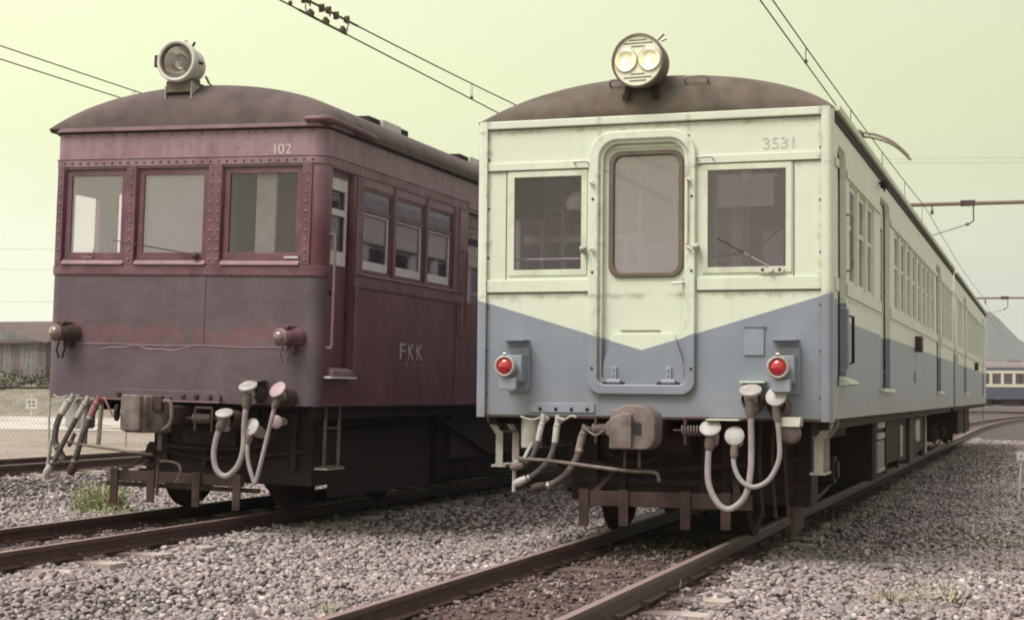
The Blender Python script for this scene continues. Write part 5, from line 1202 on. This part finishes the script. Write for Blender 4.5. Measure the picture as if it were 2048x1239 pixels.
jumper(lcar, [(.56, -.18, .89), (.51, -.19, .74), (.495, -.2, .58), (.535, -.2, .45), (.63, -.2, .405), (.74, -.2, .50), (.79, -.2, .66), (.785, -.19, .88), (.80, -.18, 1.10)], .026)
jumper(lcar, [(.835, -.18, .78), (.83, -.2, .66), (.85, -.2, .52), (.905, -.2, .375), (.925, -.2, .37), (.965, -.2, .52), (1.02, -.19, .78), (1.08, -.18, 1.05), (1.105, -.17, 1.10)], .020)

# ================================================================ person inside the railcar
def person(name, loc, rotz, label):
    root = empty(name, loc, (0, 0, rotz)); tag(root, label, 'person')
    J = {'pelvis': (0, 0, .92), 'waist': (0, 0, 1.06), 'chest': (0, -.01, 1.26), 'upch': (0, .0, 1.37), 'neck': (0, .0, 1.46), 'skull0': (0, -.015, 1.54), 'skull1': (0, -.01, 1.62), 'skull2': (0, .0, 1.68)}
    R = {'pelvis': .14, 'waist': .125, 'chest': .145, 'upch': .12, 'neck': .055, 'skull0': .07, 'skull1': .088, 'skull2': .06}
    E = [('pelvis', 'waist'), ('waist', 'chest'), ('chest', 'upch'), ('upch', 'neck'), ('neck', 'skull0'), ('skull0', 'skull1'), ('skull1', 'skull2')]
    for s, n_ in ((-1, 'l'), (1, 'r')):
        fw = -.10 if s > 0 else -.22
        pts = [('sh', (s*.17, .0, 1.37), .062), ('el', (s*.24, fw*.4, 1.10), .045), ('wr', (s*.20, fw-.06, .92 if s > 0 else 1.06), .032), ('pa', (s*.19, fw-.11, .87 if s > 0 else 1.06), .036)]
        hip = [('hi', (s*.09, 0, .88), .095), ('kn', (s*.10, -.02, .50), .062), ('an', (s*.10, .02, .09), .045), ('to', (s*.11, -.14, .04), .04)]
        prev = 'upch'
        for q, p, r_ in pts: J[q+n_] = p; R[q+n_] = r_; E.append((prev, q+n_)); prev = q+n_
        for f in range(4):
            a = J['pa'+n_]; dx = (-.025+.0165*f); b1 = (a[0]+dx, a[1]-.045, a[2]-.03); b2 = (a[0]+dx, a[1]-.06+.006*abs(f-1.5), a[2]-.065)
            J[f'f{f}a'+n_] = b1; J[f'f{f}b'+n_] = b2; R[f'f{f}a'+n_] = .0095; R[f'f{f}b'+n_] = .008; E += [('pa'+n_, f'f{f}a'+n_), (f'f{f}a'+n_, f'f{f}b'+n_)]
        a = J['wr'+n_]; J['th'+n_] = (a[0]-s*.05, a[1]-.05, a[2]-.02); R['th'+n_] = .011; E.append(('wr'+n_, 'th'+n_))
        prev = 'pelvis'
        for q, p, r_ in hip: J[q+n_] = p; R[q+n_] = r_; E.append((prev, q+n_)); prev = q+n_
    keys = list(J); me = bpy.data.meshes.new('body'); me.from_pydata([J[k] for k in keys], [(keys.index(a), keys.index(b)) for a, b in E], [])
    o = bpy.data.objects.new('body', me); COL.objects.link(o); o.parent = root
    sk = o.modifiers.new('skin', 'SKIN')
    for i, k in enumerate(keys):
        sv = me.skin_vertices[0].data[i]; sv.radius = (R[k], R[k]*.82 if k in ('pelvis', 'waist', 'chest', 'upch') else R[k]); sv.use_root = (k == 'pelvis')
    ss = o.modifiers.new('sub', 'SUBSURF'); ss.levels = 2; ss.render_levels = 2
    m, t, n, l, b = node_mat('person_clothes_and_skin'); tcn = n.new('ShaderNodeTexCoord'); s_ = n.new('ShaderNodeSeparateXYZ'); l.new(tcn.outputs['Object'], s_.inputs[0])
    c = cramp(n, l, math_n(n, l, 'DIVIDE', s_.outputs['Z'], 1.8), [(0, (.02, .02, .02)), (.055, (.06, .06, .07)), (.56, (.62, .62, .60)), (.80, (.45, .30, .22))]); c.color_ramp.interpolation = 'CONSTANT'
    l.new(c.outputs[0], b.inputs['Base Color']); b.inputs['Roughness'].default_value = .8; me.materials.append(m)
    hair = MB().lathe([(0.0001, .115), (.05, .105), (.085, .07), (.098, .02), (.095, -.03), (.07, -.05)], (0, .018, 1.64), (0, .25, 1), 18).build('hair', simple('black_hair', (.02, .016, .014), .7), root, smooth=60)
    fc = MB(); fc.lathe([(.016, -.01), (.012, .012), (0.0001, .02)], (0, -.095, 1.595), (0, -1, -.3), 8); fc.build('nose', simple('skin', (.45, .30, .22), .6), root)
    ey = MB()
    for s in (-1, 1): ey.lathe([(.011, 0), (.006, .006), (0.0001, .007)], (s*.032, -.083, 1.625), (s*.2, -1, 0), 8)
    ey.build('eyes', M['black'], root); MB().box(-.022, .022, -.092, -.08, 1.557, 1.563).build('mouth', M['rubber_brown'], root)
    er = MB()
    for s in (-1, 1): er.lathe([(.02, -.012), (.024, .0), (.0001, .012)], (s*.085, .0, 1.605), (s, 0, 0), 8)
    er.build('ears', bpy.data.materials['skin'], root)
    return root
person('person', (-.53, 2.3, 1.13), R_(12), 'person in a pale shirt standing inside the cream and blue railcar')

# ================================================================ overhead line
def line_pair(label, x, zc, mess, y0, y1, drops, rad=.009, gap=True):
    root = empty('overhead_line', (x, 0, 0)); tag(root, label, 'overhead wire', 'overhead lines above the tracks')
    MB().tube([(0, y, zc) for y in np.linspace(y0, y1, 12)], rad, 6).build('contact_wire', M['wire'], root)
    MB().tube([(0, y, mess(y)) for y in np.linspace(y0, y1, 60)], rad, 6).build('messenger_wire', M['wire'], root)
    for y in drops:
        dmb = MB(); dmb.tube([(0, y-.03, zc), (0, y-.03, mess(y))], .0035, 5); dmb.tube([(0, y+.03, zc), (0, y+.03, mess(y))], .0035, 5)
        dr = dmb.build('dropper', M['wire'], root); MB().lathe([(0.0001, -.03), (.02, -.02), (.024, 0), (.02, .02), (0.0001, .03)], (0, y, zc+.02), (0, 0, 1), 8).build('dropper_clip', M['wire'], dr)
    return root
lr = line_pair('pair of overhead wires above the cream and blue railcar', .2, 5.2, lambda y: 5.38+.00052*(y-1)**2 if y < 27 else (5.59+.00046*(y-44.5)**2 if y < 62 else 5.59+.00046*(y-79.5)**2), -22, 97, (-2, 2.6, 7.1, 11.74, 16.5, 21.2, 26))
ll = line_pair('pair of overhead wires with clamps above the maroon railcar', -4.55, 5.2, lambda y: 5.345+.0012*(y-.5)**2 if y < 27 else 6.2, -20, 27, (-2.4, 2.70, 8.2, 13.5, 19))
la = line_pair('pair of overhead wires at the far left above the distant track', -10.6, 5.65, lambda y: 5.83+.0006*(y-8)**2, -25, 60, (2.0, 9.24, 16))
for y, hook in ((3.18, -1), (3.56, 0), (4.0, 1)):
    cl = MB(); cl.box(-.022, .022, y-.045, y+.045, 5.195, 5.245); cl.box(-.014, .014, y-.03, y+.03, 5.245, 5.27); cl.cyl((-.03, y+.02, 5.235), (.03, y+.02, 5.235), .016, n=8)
    if hook: cl.tube(bez([(0, y, 5.20), (0, y+hook*.08, 5.205), (0, y+hook*.12, 5.25), (0, y+hook*.125, 5.30)], 4), .007, 5)
    cl.build('wire_clamp', M['wire'], ll)
MB().tube([(0, 2.9, 5.2), (0, 4.1, 5.2)], .014, 6).build('splice_bar', M['wire'], ll)
for i, y in enumerate((3.02, 3.12, 3.45, 3.62, 3.82, 4.10)):
    z = 5.345+.0012*(y-.5)**2; cl = MB(); cl.box(-.02, .02, y-.04, y+.035, z-.028, z+.03); cl.cyl((-.028, y, z-.035*(-1)**i), (.028, y, z-.035*(-1)**i), .018, n=8); cl.tube([(0, y+.02, z), (0, y+.05, z+.05*(-1)**i)], .009, 5); cl.build('wire_clamp', M['wire'], ll)
MB().tube([(0, y, 5.345+.0012*(y-.5)**2) for y in (2.9, 3.3, 3.7, 4.1, 4.4)], .014, 6).build('splice_bar', M['wire'], ll)
# portals
def portal(label, y, z, x0, x1, rad, arm=None, yoff=0):
    root = empty('catenary_portal', (0, y, 0)); tag(root, label, 'gantry', 'gantries across the tracks')
    MB().tube([(x0, 0, z), (x1, 0, z-.02)], rad, 10).build('crossbeam', M['beam'], root)
    for x in (x0+.1, x1-.1):
        MB().tube([(x, .18, -.4), (x, .16, z+.9)], [.15, .11], 12).build('post', M['pole'], root)
        MB().tube([(x, .14, z-1.0), (x+(.9 if x < 0 else -.9), .02, z-.03)], .03, 6).build('brace', M['rustmetal'], root)
    ins = MB(); ins.cyl((.36, 0, z), (.36, 0, z-.16), .018, n=8); ins.lathe([(.02, 0), (.05, .02), (.02, .035), (.05, .055), (.02, .07), (.05, .09), (.02, .11)], (.36, 0, z-.26), (0, 0, 1), 12); ins.build('insulator', M['rubber_brown'], root)
    if arm:
        a = MB(); a.tube([(1.32, 0, z-.04), (1.32, 0, z-.44), (1.24, -.02, z-.50)], .018, 6); a.box(1.02, 1.36, -.05, .05, z-.075, z+.06); a.build('arm_hanger', M['rustmetal'], root)
        MB().tube([(1.24, -.02, z-.50), (.20, -.02, z-.82)], .010, 6).build('steady_arm', M['rustmetal'], root)
        MB().lathe([(.02, -.05), (.04, -.02), (.04, .03), (.015, .05)], (1.18, -.02, z-.515), (1, 0, .3), 10).build('arm_insulator', M['rubber_brown'], root)
    return root
M['beam'] = simple('grimy_gantry_pipe', (.17, .135, .10), .8)
M['pole'] = simple('concrete_pole', (.36, .34, .31), .9, var=.15)
portal('nearer gantry beam crossing above the rear of the cream railcar', 27, 5.80, -7.4, 4.4, .048, True)
portal('second gantry beam in the distance behind the cream railcars', 62, 5.62, -7.4, 5.2, .045, True)
# distant service wires
for lab, pts in (('upper of two thin wires crossing the sky at far right', [(-60, 90, 16.9), (-5, 90, 16.22), (2, 90, 16.0), (60, 90, 16.6)]), ('lower of two thin wires crossing the sky at far right', [(-60, 90, 16.5), (-5, 90, 15.95), (2, 90, 15.7), (60, 90, 16.2)]),
                 ('upper thin wire crossing the sky behind the left shed', [(-120, 80, 12.4), (-66, 80, 10.75), (-40, 80, 10.2), (-12, 84, 11.2)]), ('middle thin wire crossing the sky behind the left shed', [(-120, 80, 11), (-66, 80, 9.34), (-40, 80, 8.9), (-12, 84, 9.8)]), ('lowest thin wire crossing the sky behind the left shed', [(-120, 80, 8.8), (-66, 80, 7.09), (-40, 80, 6.6), (-12, 84, 7.4)])):
    tag(MB().tube(pts, .012, 5).build('service_wire', M['wire_grey'], None), lab, 'wire', 'service wires against the sky')

# ================================================================ background left: road strip, fence, bank, shed, sign
def flat(name, pts, z, mat):
    return MB().add([(x, y, z) for x, y in pts], [tuple(range(len(pts)))]).build(name, mat, None, smooth=0)
M['road'] = simple('pale_concrete_road', (.52, .49, .43), .9, var=.1, scale=2)
tag(flat('road', [(-62, 47.0), (-36.2, 49.6), (-10, 52), (-8, 33), (-24.6, 31.4), (-46, 30.2)], -.205, M['road']), kind='structure')
def bank_z(X, Y):
    t = np.clip((Y-51.5)/5.5, 0, 1); return -.3+(1.95+.25*np.sin(X*.7)+.15*np.sin(X*2.3+1))*t*t*(3-2*t)
M['bank'] = simple('dry_grass_bank', (.21, .185, .14), .95, var=.35, scale=2.2, dirt=(.12, .125, .075), dirt_amt=.9, bumps=.8)
bk = grid_mesh('embankment', np.linspace(-110, -14, 97), np.linspace(51, 90, 40), bank_z, M['bank']); tag(bk, kind='structure')
shed = empty('warehouse', (-50.6, 60, 1.75)); tag(shed, 'old plank shed with a rusty brown roof on the bank at left', 'shed')
M['plank_a'] = simple('grey_weathered_plank', (.19, .185, .19), .9, var=.3, scale=3, dirt=(.13, .09, .08), dirt_amt=.6); M['plank_b'] = simple('reddish_weathered_plank', (.15, .12, .115), .9, var=.25, scale=3)
M['rust_roof'] = simple('rusty_sheet_roof', (.10, .068, .058), .85, var=.3, scale=2.5, dirt=(.15, .115, .10), dirt_amt=.5)
MB().box(-8.2, 2.46, .06, 7.0, -.2, 1.85).build('wall', M['plank_b'], shed)
gbl = MB(); gbl.prism([(-3.1, 1.8), (2.46, 1.8), (.05, 2.45)], 'y', -.02, .1); gbl.build('gable', M['plank_a'], shed)
for k in range(38):
    x = -8.2+k*.28; h = 1.82+(max(0, .62*(1-abs(x-.05)/2.5)) if x > -2.4 else 0)
    MB().box(x+.008, x+.272, random.uniform(-.012, .0), .058, -.1+random.uniform(0, .08), h).build('plank', M['plank_a'] if random.random() < .65 else M['plank_b'], shed, smooth=0)
MB().add([(-8.6, -.35, 1.78), (2.75, -.35, 1.86), (1.2, 3.4, 3.12), (-8.6, 3.4, 3.12), (-8.6, 7.4, 1.78), (2.75, 7.4, 1.86), (-8.6, -.35, 1.70), (2.75, -.35, 1.78), (2.75, 7.4, 1.78), (-8.6, 7.4, 1.70)],
    [(0, 1, 2, 3), (1, 5, 2), (2, 5, 4, 3), (0, 6, 7, 1), (1, 7, 8, 5), (5, 8, 9, 4), (0, 3, 4, 9, 6), (6, 9, 8, 7)]).build('roof', M['rust_roof'], shed, smooth=0)
for sg in (-1, 1): MB().strap([(.05, -.40, 2.52), (.05+sg*2.7, -.40, 1.80)], .10, .05, (0, 1, 0)).build('verge_board', M['plank_a'], shed)
M['bush'] = None
def leaf_mat(name, c0, c1):
    m, t, n, l, b = node_mat(name); g = n.new('ShaderNodeNewGeometry'); c = cramp(n, l, g.outputs['Random Per Island'], [(0, c0), (1, c1)]); l.new(c.outputs[0], b.inputs['Base Color']); b.inputs['Roughness'].default_value = .7
    return m
M['leaf_dark'] = leaf_mat('dark_bush_leaves', (.055, .062, .035), (.13, .135, .075)); M['grass'] = leaf_mat('pale_weed_leaves', (.24, .265, .125), (.42, .43, .25)); M['grass_dry'] = leaf_mat('dry_weed_leaves', (.19, .18, .09), (.37, .32, .19)); M['grass_green'] = leaf_mat('green_weed_leaves', (.12, .155, .05), (.24, .27, .10))
def bush(name, loc, rx, ry, rz, n, mat, label, group):
    mb = MB()
    for k in range(n):
        a = rng.uniform(0, 2*math.pi); ph_ = math.acos(rng.uniform(-.15, 1)); rr = rng.uniform(.6, 1)**.5*(1+.22*math.sin(3*a+loc[0])+.15*math.sin(7*a))
        c = Vector((rx*rr*math.sin(ph_)*math.cos(a), ry*rr*math.sin(ph_)*math.sin(a), rz*rr*math.cos(ph_))); q = Vector(rng.normal(size=3)).normalized(); w = q.orthogonal().normalized(); s = rng.uniform(.06, .13)
        mb.add([c-q*s, c+w*s*.5, c+q*s, c-w*s*.5], [(0, 1, 2, 3)])
    root = empty(name, loc); tag(root, label, 'bush', group)
    mb.build('foliage', mat, root, smooth=0); MB().tube([(0, 0, -.3), (.03, .02, rz*.5)], [.05, .02], 6).build('stem', M['wood'], root)
for i, (x, w) in enumerate(((-49.6, 1.2), (-47.4, 1.4), (-45.2, 1.1), (-51.8, 1.3), (-43.0, 1.2))):
    bush('bush', (x, 56.0, 1.0), w*1.1, .7, .85, 900, M['leaf_dark'], ['dark green bush just below the middle of the shed wall', 'dark green bush below the right end of the shed', 'dark green bush right of the shed behind the maroon car', 'dark green bush below the shed at the picture edge', 'rightmost dark bush on the bank, mostly hidden by the maroon car'][i], 'bushes along the bank')
fence = empty('chain_link_fence', (-17.5, 0, 0)); tag(fence, 'chain link fence with a thin top rail beyond the far left track', 'fence')
for y in np.arange(-4, 62, 3.0): MB().cyl((0, y, -.3), (0, y, 1.16), .025, n=8).build('fence_post', M['grey'], fence)
MB().tube([(0, -4, 1.15), (0, 62, 1.15)], .022, 8).build('top_rail', M['rustmetal'], fence)
ms = MB()
for y in np.arange(-4, 62, .13):
    for sg in (-1, 1):
        a, b = (0, y, -.25), (0, y+sg*1.4, 1.14); ms.tube([a, b], .0035, 3, cap=False)
ms.build('wire_mesh', M['grey'], fence, kind='stuff')
sg = empty('sign_board', (-40.2, 47.8, -.3)); tag(sg, 'small white notice board on a post beside the pale road at far left', 'sign')
MB().tube([(0, 0, 0), (0, 0, 1.15)], .03, 8).build('post', M['white'], sg)
bd = MB().prism(rrect(-.25, .25, .46, .96, .02), 'y', -.05, -.03).build('board', M['white'], sg)
for (x, z) in ((-.10, .80), (.09, .80), (-.08, .64), (.08, .64)): MB().box(x-.055, x+.045, -.054, -.0505, z-.035, z+.035).build('board_mark', M['black'], bd)
sg.rotation_euler = (0, 0, R_(36))
s2 = empty('marker_post', (2.60, 9.8, -.26)); tag(s2, 'short white marker post with a square plate in the gravel at right', 'sign')
MB().tube([(-.01, 0, 0), (.03, 0, .70)], .016, 8).build('post', M['white'], s2)
MB().prism(rrect(-.03, .16, .59, .71, .01), 'y', -.03, -.017).build('plate', M['white'], s2, bevel=.002)
MB().lathe([(.018, -.012), (.018, .012), (.014, .016), (0.0001, .016)], (.03, -.017, .65), (0, -1, 0), 8).build('plate_bolt', M['rubber_brown'], s2)

# ================================================================ background right: train on the curve, houses, mountain
ft_ = empty('distant_railcar', (-11.0, 116.5, .05), (0, 0, R_(-4))); tag(ft_, 'distant cream and blue train standing broadside beyond the last coach', 'railcar')
M['far_blue'] = simple('dull_blue_paint', (.07, .07, .11), .6, var=.15); M['far_cream'] = simple('distant_cream_paint', (.55, .52, .43), .6, var=.1); M['far_roof'] = simple('distant_grey_roof', (.20, .17, .16), .85)
fw_ = [(.5+.86*k, 1.18+.86*k-(.3 if k % 5 == 4 else 0)) for k in range(22)]
MB().wall(0, 20.5, 1.86, 3.15, [(a, b, 2.05, 2.92) for a, b in fw_], 'y', 0, .06).build('window_band', M['far_cream'], ft_, smooth=0)
MB().box(0, 20.5, 0, 2.8, .92, 1.858).build('lower_body', M['far_blue'], ft_)
MB().box(0, 20.5, .3, 2.8, 1.86, 3.15).build('interior_mass', M['interior_dark'], ft_)
MB().box(0, 20.5, -.01, 2.8, 3.152, 3.36).build('upper_body', M['far_blue'], ft_)
for a, b in fw_:
    w = MB().ring([(a, 2.05), (b, 2.05), (b, 2.92), (a, 2.92)], [(a+.03, 2.08), (b-.03, 2.08), (b-.03, 2.89), (a+.03, 2.89)], 'y', .0605, .09).build('window', M['far_cream'], ft_); MB().box(a+.025, b-.025, .07, .075, 2.075, 2.895).build('pane', M['glass_clear'], w, smooth=0)
rm = MB(); rm.prism([(0+1.4+1.4*math.cos(t), 3.36+.48*math.sin(t)) for t in np.linspace(0, math.pi, 14)], 'x', 0, 20.5); rm.build('roof', M['far_roof'], ft_)
for x in (2, 5, 8, 11, 14, 17): MB().box(x, x+.9, 1.0, 1.8, 3.82, 3.98).build('roof_ventilator', M['far_roof'], ft_)
for x in (3.0, 17.5):
    bgm = MB(); bgm.box(x-1.4, x+1.4, .3, .45, .35, .65); b = bgm.build('bogie', M['under'], ft_)
    for dx in (-1.05, 1.05): MB().lathe([(q, h) for q, h in WHEEL], (x+dx, .6, .45), (0, 1, 0), 16).build('wheel', M['under'], b)
MB().box(.3, 20.2, 1.0, 1.8, .45, .91).build('floor_frame', M['dark'], ft_)
for x in (6, 8.4, 10.6, 12.8): MB().box(x, x+1.5, .2, 1.2, .38, .92).build('equipment_box', M['under'], ft_)
track('far track under the distant train', [(-30, 118.4), (0, 116.9), (35, 114.8)], [], 0)
M['house_white'] = simple('white_house_wall', (.70, .69, .63), .8, var=.06); M['house_roof'] = simple('grey_house_roof', (.25, .23, .22), .8)
for i, (x, y, w, h, lab) in enumerate(((-13.0, 402, 5.0, 9.9, 'leftmost small white house above the distant train'), (-6.4, 405, 4.2, 9.5, 'middle small white house above the distant train'), (-1.2, 396, 6.5, 10.0, 'rightmost wide white house above the distant train'))):
    hs = empty('house', (x, y, 0)); tag(hs, lab, 'house', 'white houses at the foot of the mountain')
    MB().wall(0, w, 0, h, [(.7, 1.6, h-2.0, h-.9), (w-1.7, w-.8, h-2.0, h-.9)], 'y', 0, .2).build('wall', M['house_white'], hs, smooth=0); MB().box(0, w, .5, 7, 0, h).build('house_body', M['house_white'], hs)
    MB().prism([(-.4, h), (w+.4, h), (w-.6, h+1.2), (.6, h+1.2)], 'y', -.5, 7.4).build('roof', M['house_roof'], hs)
    for xx in (.7, w-1.7): MB().box(xx, xx+.9, .12, .16, h-2.0, h-.9).build('window', M['glass_dim'], hs, smooth=0)
def mount_z(X, Y):
    rid = 150-.60*np.abs(X+150)**1.0*np.where(X > -150, 1.0, .55)
    rid = np.where(X > -60, np.maximum(18, 96-.86*(X+60)), rid)
    return -2+np.maximum(0, rid+7*np.sin(X*.045)+4*np.sin(X*.13+.6)+5*np.sin(Y*.03+X*.02))*np.clip(1-np.abs(Y-1500)/420, 0, 1)
def mount_mat():
    m, t, n, l, b = node_mat('forested_mountain'); tcn = n.new('ShaderNodeTexCoord'); q = add_noise(n, l, tcn.outputs['Object'], .05, 8, .65)
    c = cramp(n, l, q.outputs['Fac'], [(.35, (.05, .062, .055)), (.65, (.10, .115, .095))]); l.new(c.outputs[0], b.inputs['Base Color']); b.inputs['Roughness'].default_value = .9; bump(n, l, q.outputs['Fac'], b, .6, 6); return m
mt = grid_mesh('mountain', np.linspace(-800, 420, 150), np.linspace(1085, 1915, 60), mount_z, mount_mat()); tag(mt, kind='structure')

# ================================================================ weeds
def weed(loc, n, h, spread, mat, label, lean=.5, w=.007, group='weeds in the ballast', seed=0, plumes=False):
    rg = np.random.default_rng(seed); mb = MB(); spread = .05 if n < 20 else spread
    for k in range(n):
        a = rg.uniform(0, 2*math.pi); r0 = spread*rg.uniform(0, 1)**.7; hh = h*rg.uniform(.45, 1.0)*(1-.35*r0/max(spread, .001)); b0 = Vector((r0*math.cos(a), r0*math.sin(a), -.04))
        a2 = a+rg.normal()*.6; L = lean*hh*rg.uniform(.3, 1.1); dv_ = Vector((math.cos(a2), math.sin(a2), 0)); sd = Vector((-math.sin(a2), math.cos(a2), 0)); ww = w*rg.uniform(.6, 1.4); V = []
        for t in (0, .35, .7, 1.0):
            p = b0+dv_*L*t*t+Vector((0, 0, hh*(t-.18*t*t))); s = ww*(1-t**1.6)+.0006; V += [p-sd*s, p+sd*s]
        mb.add(V, [(0, 1, 3, 2), (2, 3, 5, 4), (4, 5, 7, 6)])
        if plumes:
            for q in range(10):
                t = rg.uniform(.35, 1); p = b0+dv_*L*t*t+Vector((0, 0, hh*(t-.18*t*t))); e1 = Vector(rg.normal(size=3)).normalized()*rg.uniform(.015, .04); e2 = e1.orthogonal().normalized()*.006; mb.add([p, p+e1*.5+e2, p+e1, p+e1*.5-e2], [(0, 1, 2, 3)])
    o = mb.build('weed_clump', mat, None, smooth=0); o.location = (loc[0], loc[1], float(ground_z(loc[0], loc[1]))); tag(o, label, 'weed', group); return o
weed((-6.75, 2.75), 280, .56, .27, M['grass'], 'tall feathery pale green weed clump beside the maroon car track', .45, .005, seed=1, plumes=True)
weed((-6.35, 2.35), 60, .22, .22, M['grass'], 'low pale weed tuft at the foot of the tall feathery clump', .6, .005, seed=2, plumes=True)
weed((-7.15, 2.2), 50, .15, .25, M['grass_dry'], 'small sparse weed left of the tall feathery clump', .7, .005, seed=3)
weed((-1.18, -3.25), 70, .17, .16, M['grass_green'], 'bright green grass tuft by the rail at the bottom edge', .8, .006, seed=4)
weed((-1.52, -3.05), 45, .14, .12, M['grass_green'], 'small green grass tuft left of the bottom edge tuft', .8, .006, seed=5)
weed((-1.72, 1.45), 80, .09, .34, M['grass_green'], 'flat green weed patch in the gravel between the two railcars', .9, .007, seed=6)
weed((-1.95, .85), 40, .07, .25, M['grass'], 'faint weeds in the gravel just in front of the patch between the railcars', .9, .006, seed=7)
weed((.62, -1.65), 16, .20, .10, M['grass_dry'], 'few thin dry stalks outside the right rail', .5, .004, seed=8)
weed((.82, -1.15), 14, .17, .12, M['grass_dry'], 'thin dry stalks among pale stones right of the rail', .6, .004, seed=9)
rw = [(2.25, -.6, 60, .12), (2.05, -1.0, 50, .12), (2.0, -1.55, 60, .2), (2.35, -1.35, 50, .16), (2.25, 2.9, 50, .10), (2.5, 3.9, 45, .10), (2.42, 5.9, 50, .10), (2.55, 1.4, 50, .10), (2.75, .3, 60, .12), (2.1, .9, 30, .09), (1.9, 4.6, 30, .09), (2.6, 7.6, 45, .1)]
wl = ['greenish dry weeds right of the rail near the bottom right', 'low yellowish weeds left of the bottom right corner path', 'taller thin grass at the bottom edge right of centre', 'thin grass at the bottom right corner', 'small weed patch beside the dirt strip, level with the car front', 'small weed patch on the dirt strip before the marker post', 'weeds in the gravel just before the white marker post', 'weed patch on the dirt strip near the right edge', 'weeds at the right edge near the bottom corner', 'tiny weed in the gravel right of the footstep', 'tiny weed in the gravel below the side of the cream car', 'weeds at the right edge below the white marker post']
for i, (x, y, n, h) in enumerate(rw): weed((x, y), int(n*1.6), h*1.2, .20, M['grass_dry'] if i % 3 else M['grass'], wl[i], 1.8, .006, seed=20+i)
gc = MB(); rg = np.random.default_rng(5)
for k in range(9000):
    x = 2.2+abs(rg.normal())*1.0; y = rg.uniform(-3.5, 26)
    if math.sin(x*2.1+y*.9)+math.sin(y*1.7-x) < .15: continue
    a = rg.uniform(0, 6.28); h = rg.uniform(.02, .07); z = float(ground_z(x, y)); w = .006; gc.add([(x-w*math.cos(a), y-w*math.sin(a), z), (x+w*math.cos(a), y+w*math.sin(a), z), (x+h*.6*math.sin(a), y-h*.6*math.cos(a), z+h)], [(0, 1, 2)])
tag(gc.build('ground_cover', M['grass_dry'], None, smooth=0), 'sparse dry grass over the dirt at the right edge', 'grass', kind='stuff')
# weathered board half buried beside the left rail of the right track
tag(MB().prism([(-.30, -.035), (.30, -.05), (.32, .03), (-.27, .05)], 'z', -.02, .02).build('loose_board', M['wood'], None, bevel=.004), 'loose weathered board lying in gravel left of the right track', 'board').location = (-1.0, -1.35, -.155)

# ================================================================ air
def haze_box(density):
    m = bpy.data.materials.new('haze_air'); m.use_nodes = True; t = m.node_tree; n, l = t.nodes, t.links; n.remove(n['Principled BSDF'])
    v = n.new('ShaderNodeVolumePrincipled'); v.inputs['Color'].default_value = (.86, .92, .96, 1); v.inputs['Density'].default_value = density; v.inputs['Anisotropy'].default_value = .2
    l.new(v.outputs[0], n['Material Output'].inputs['Volume'])
    o = MB().box(-1000, 1000, -80, 2700, -5, 190).build('haze', m, None, smooth=0); tag(o, 'thin summer haze over the whole yard', 'haze', kind='stuff'); o.visible_shadow = True
haze_box(.00045)
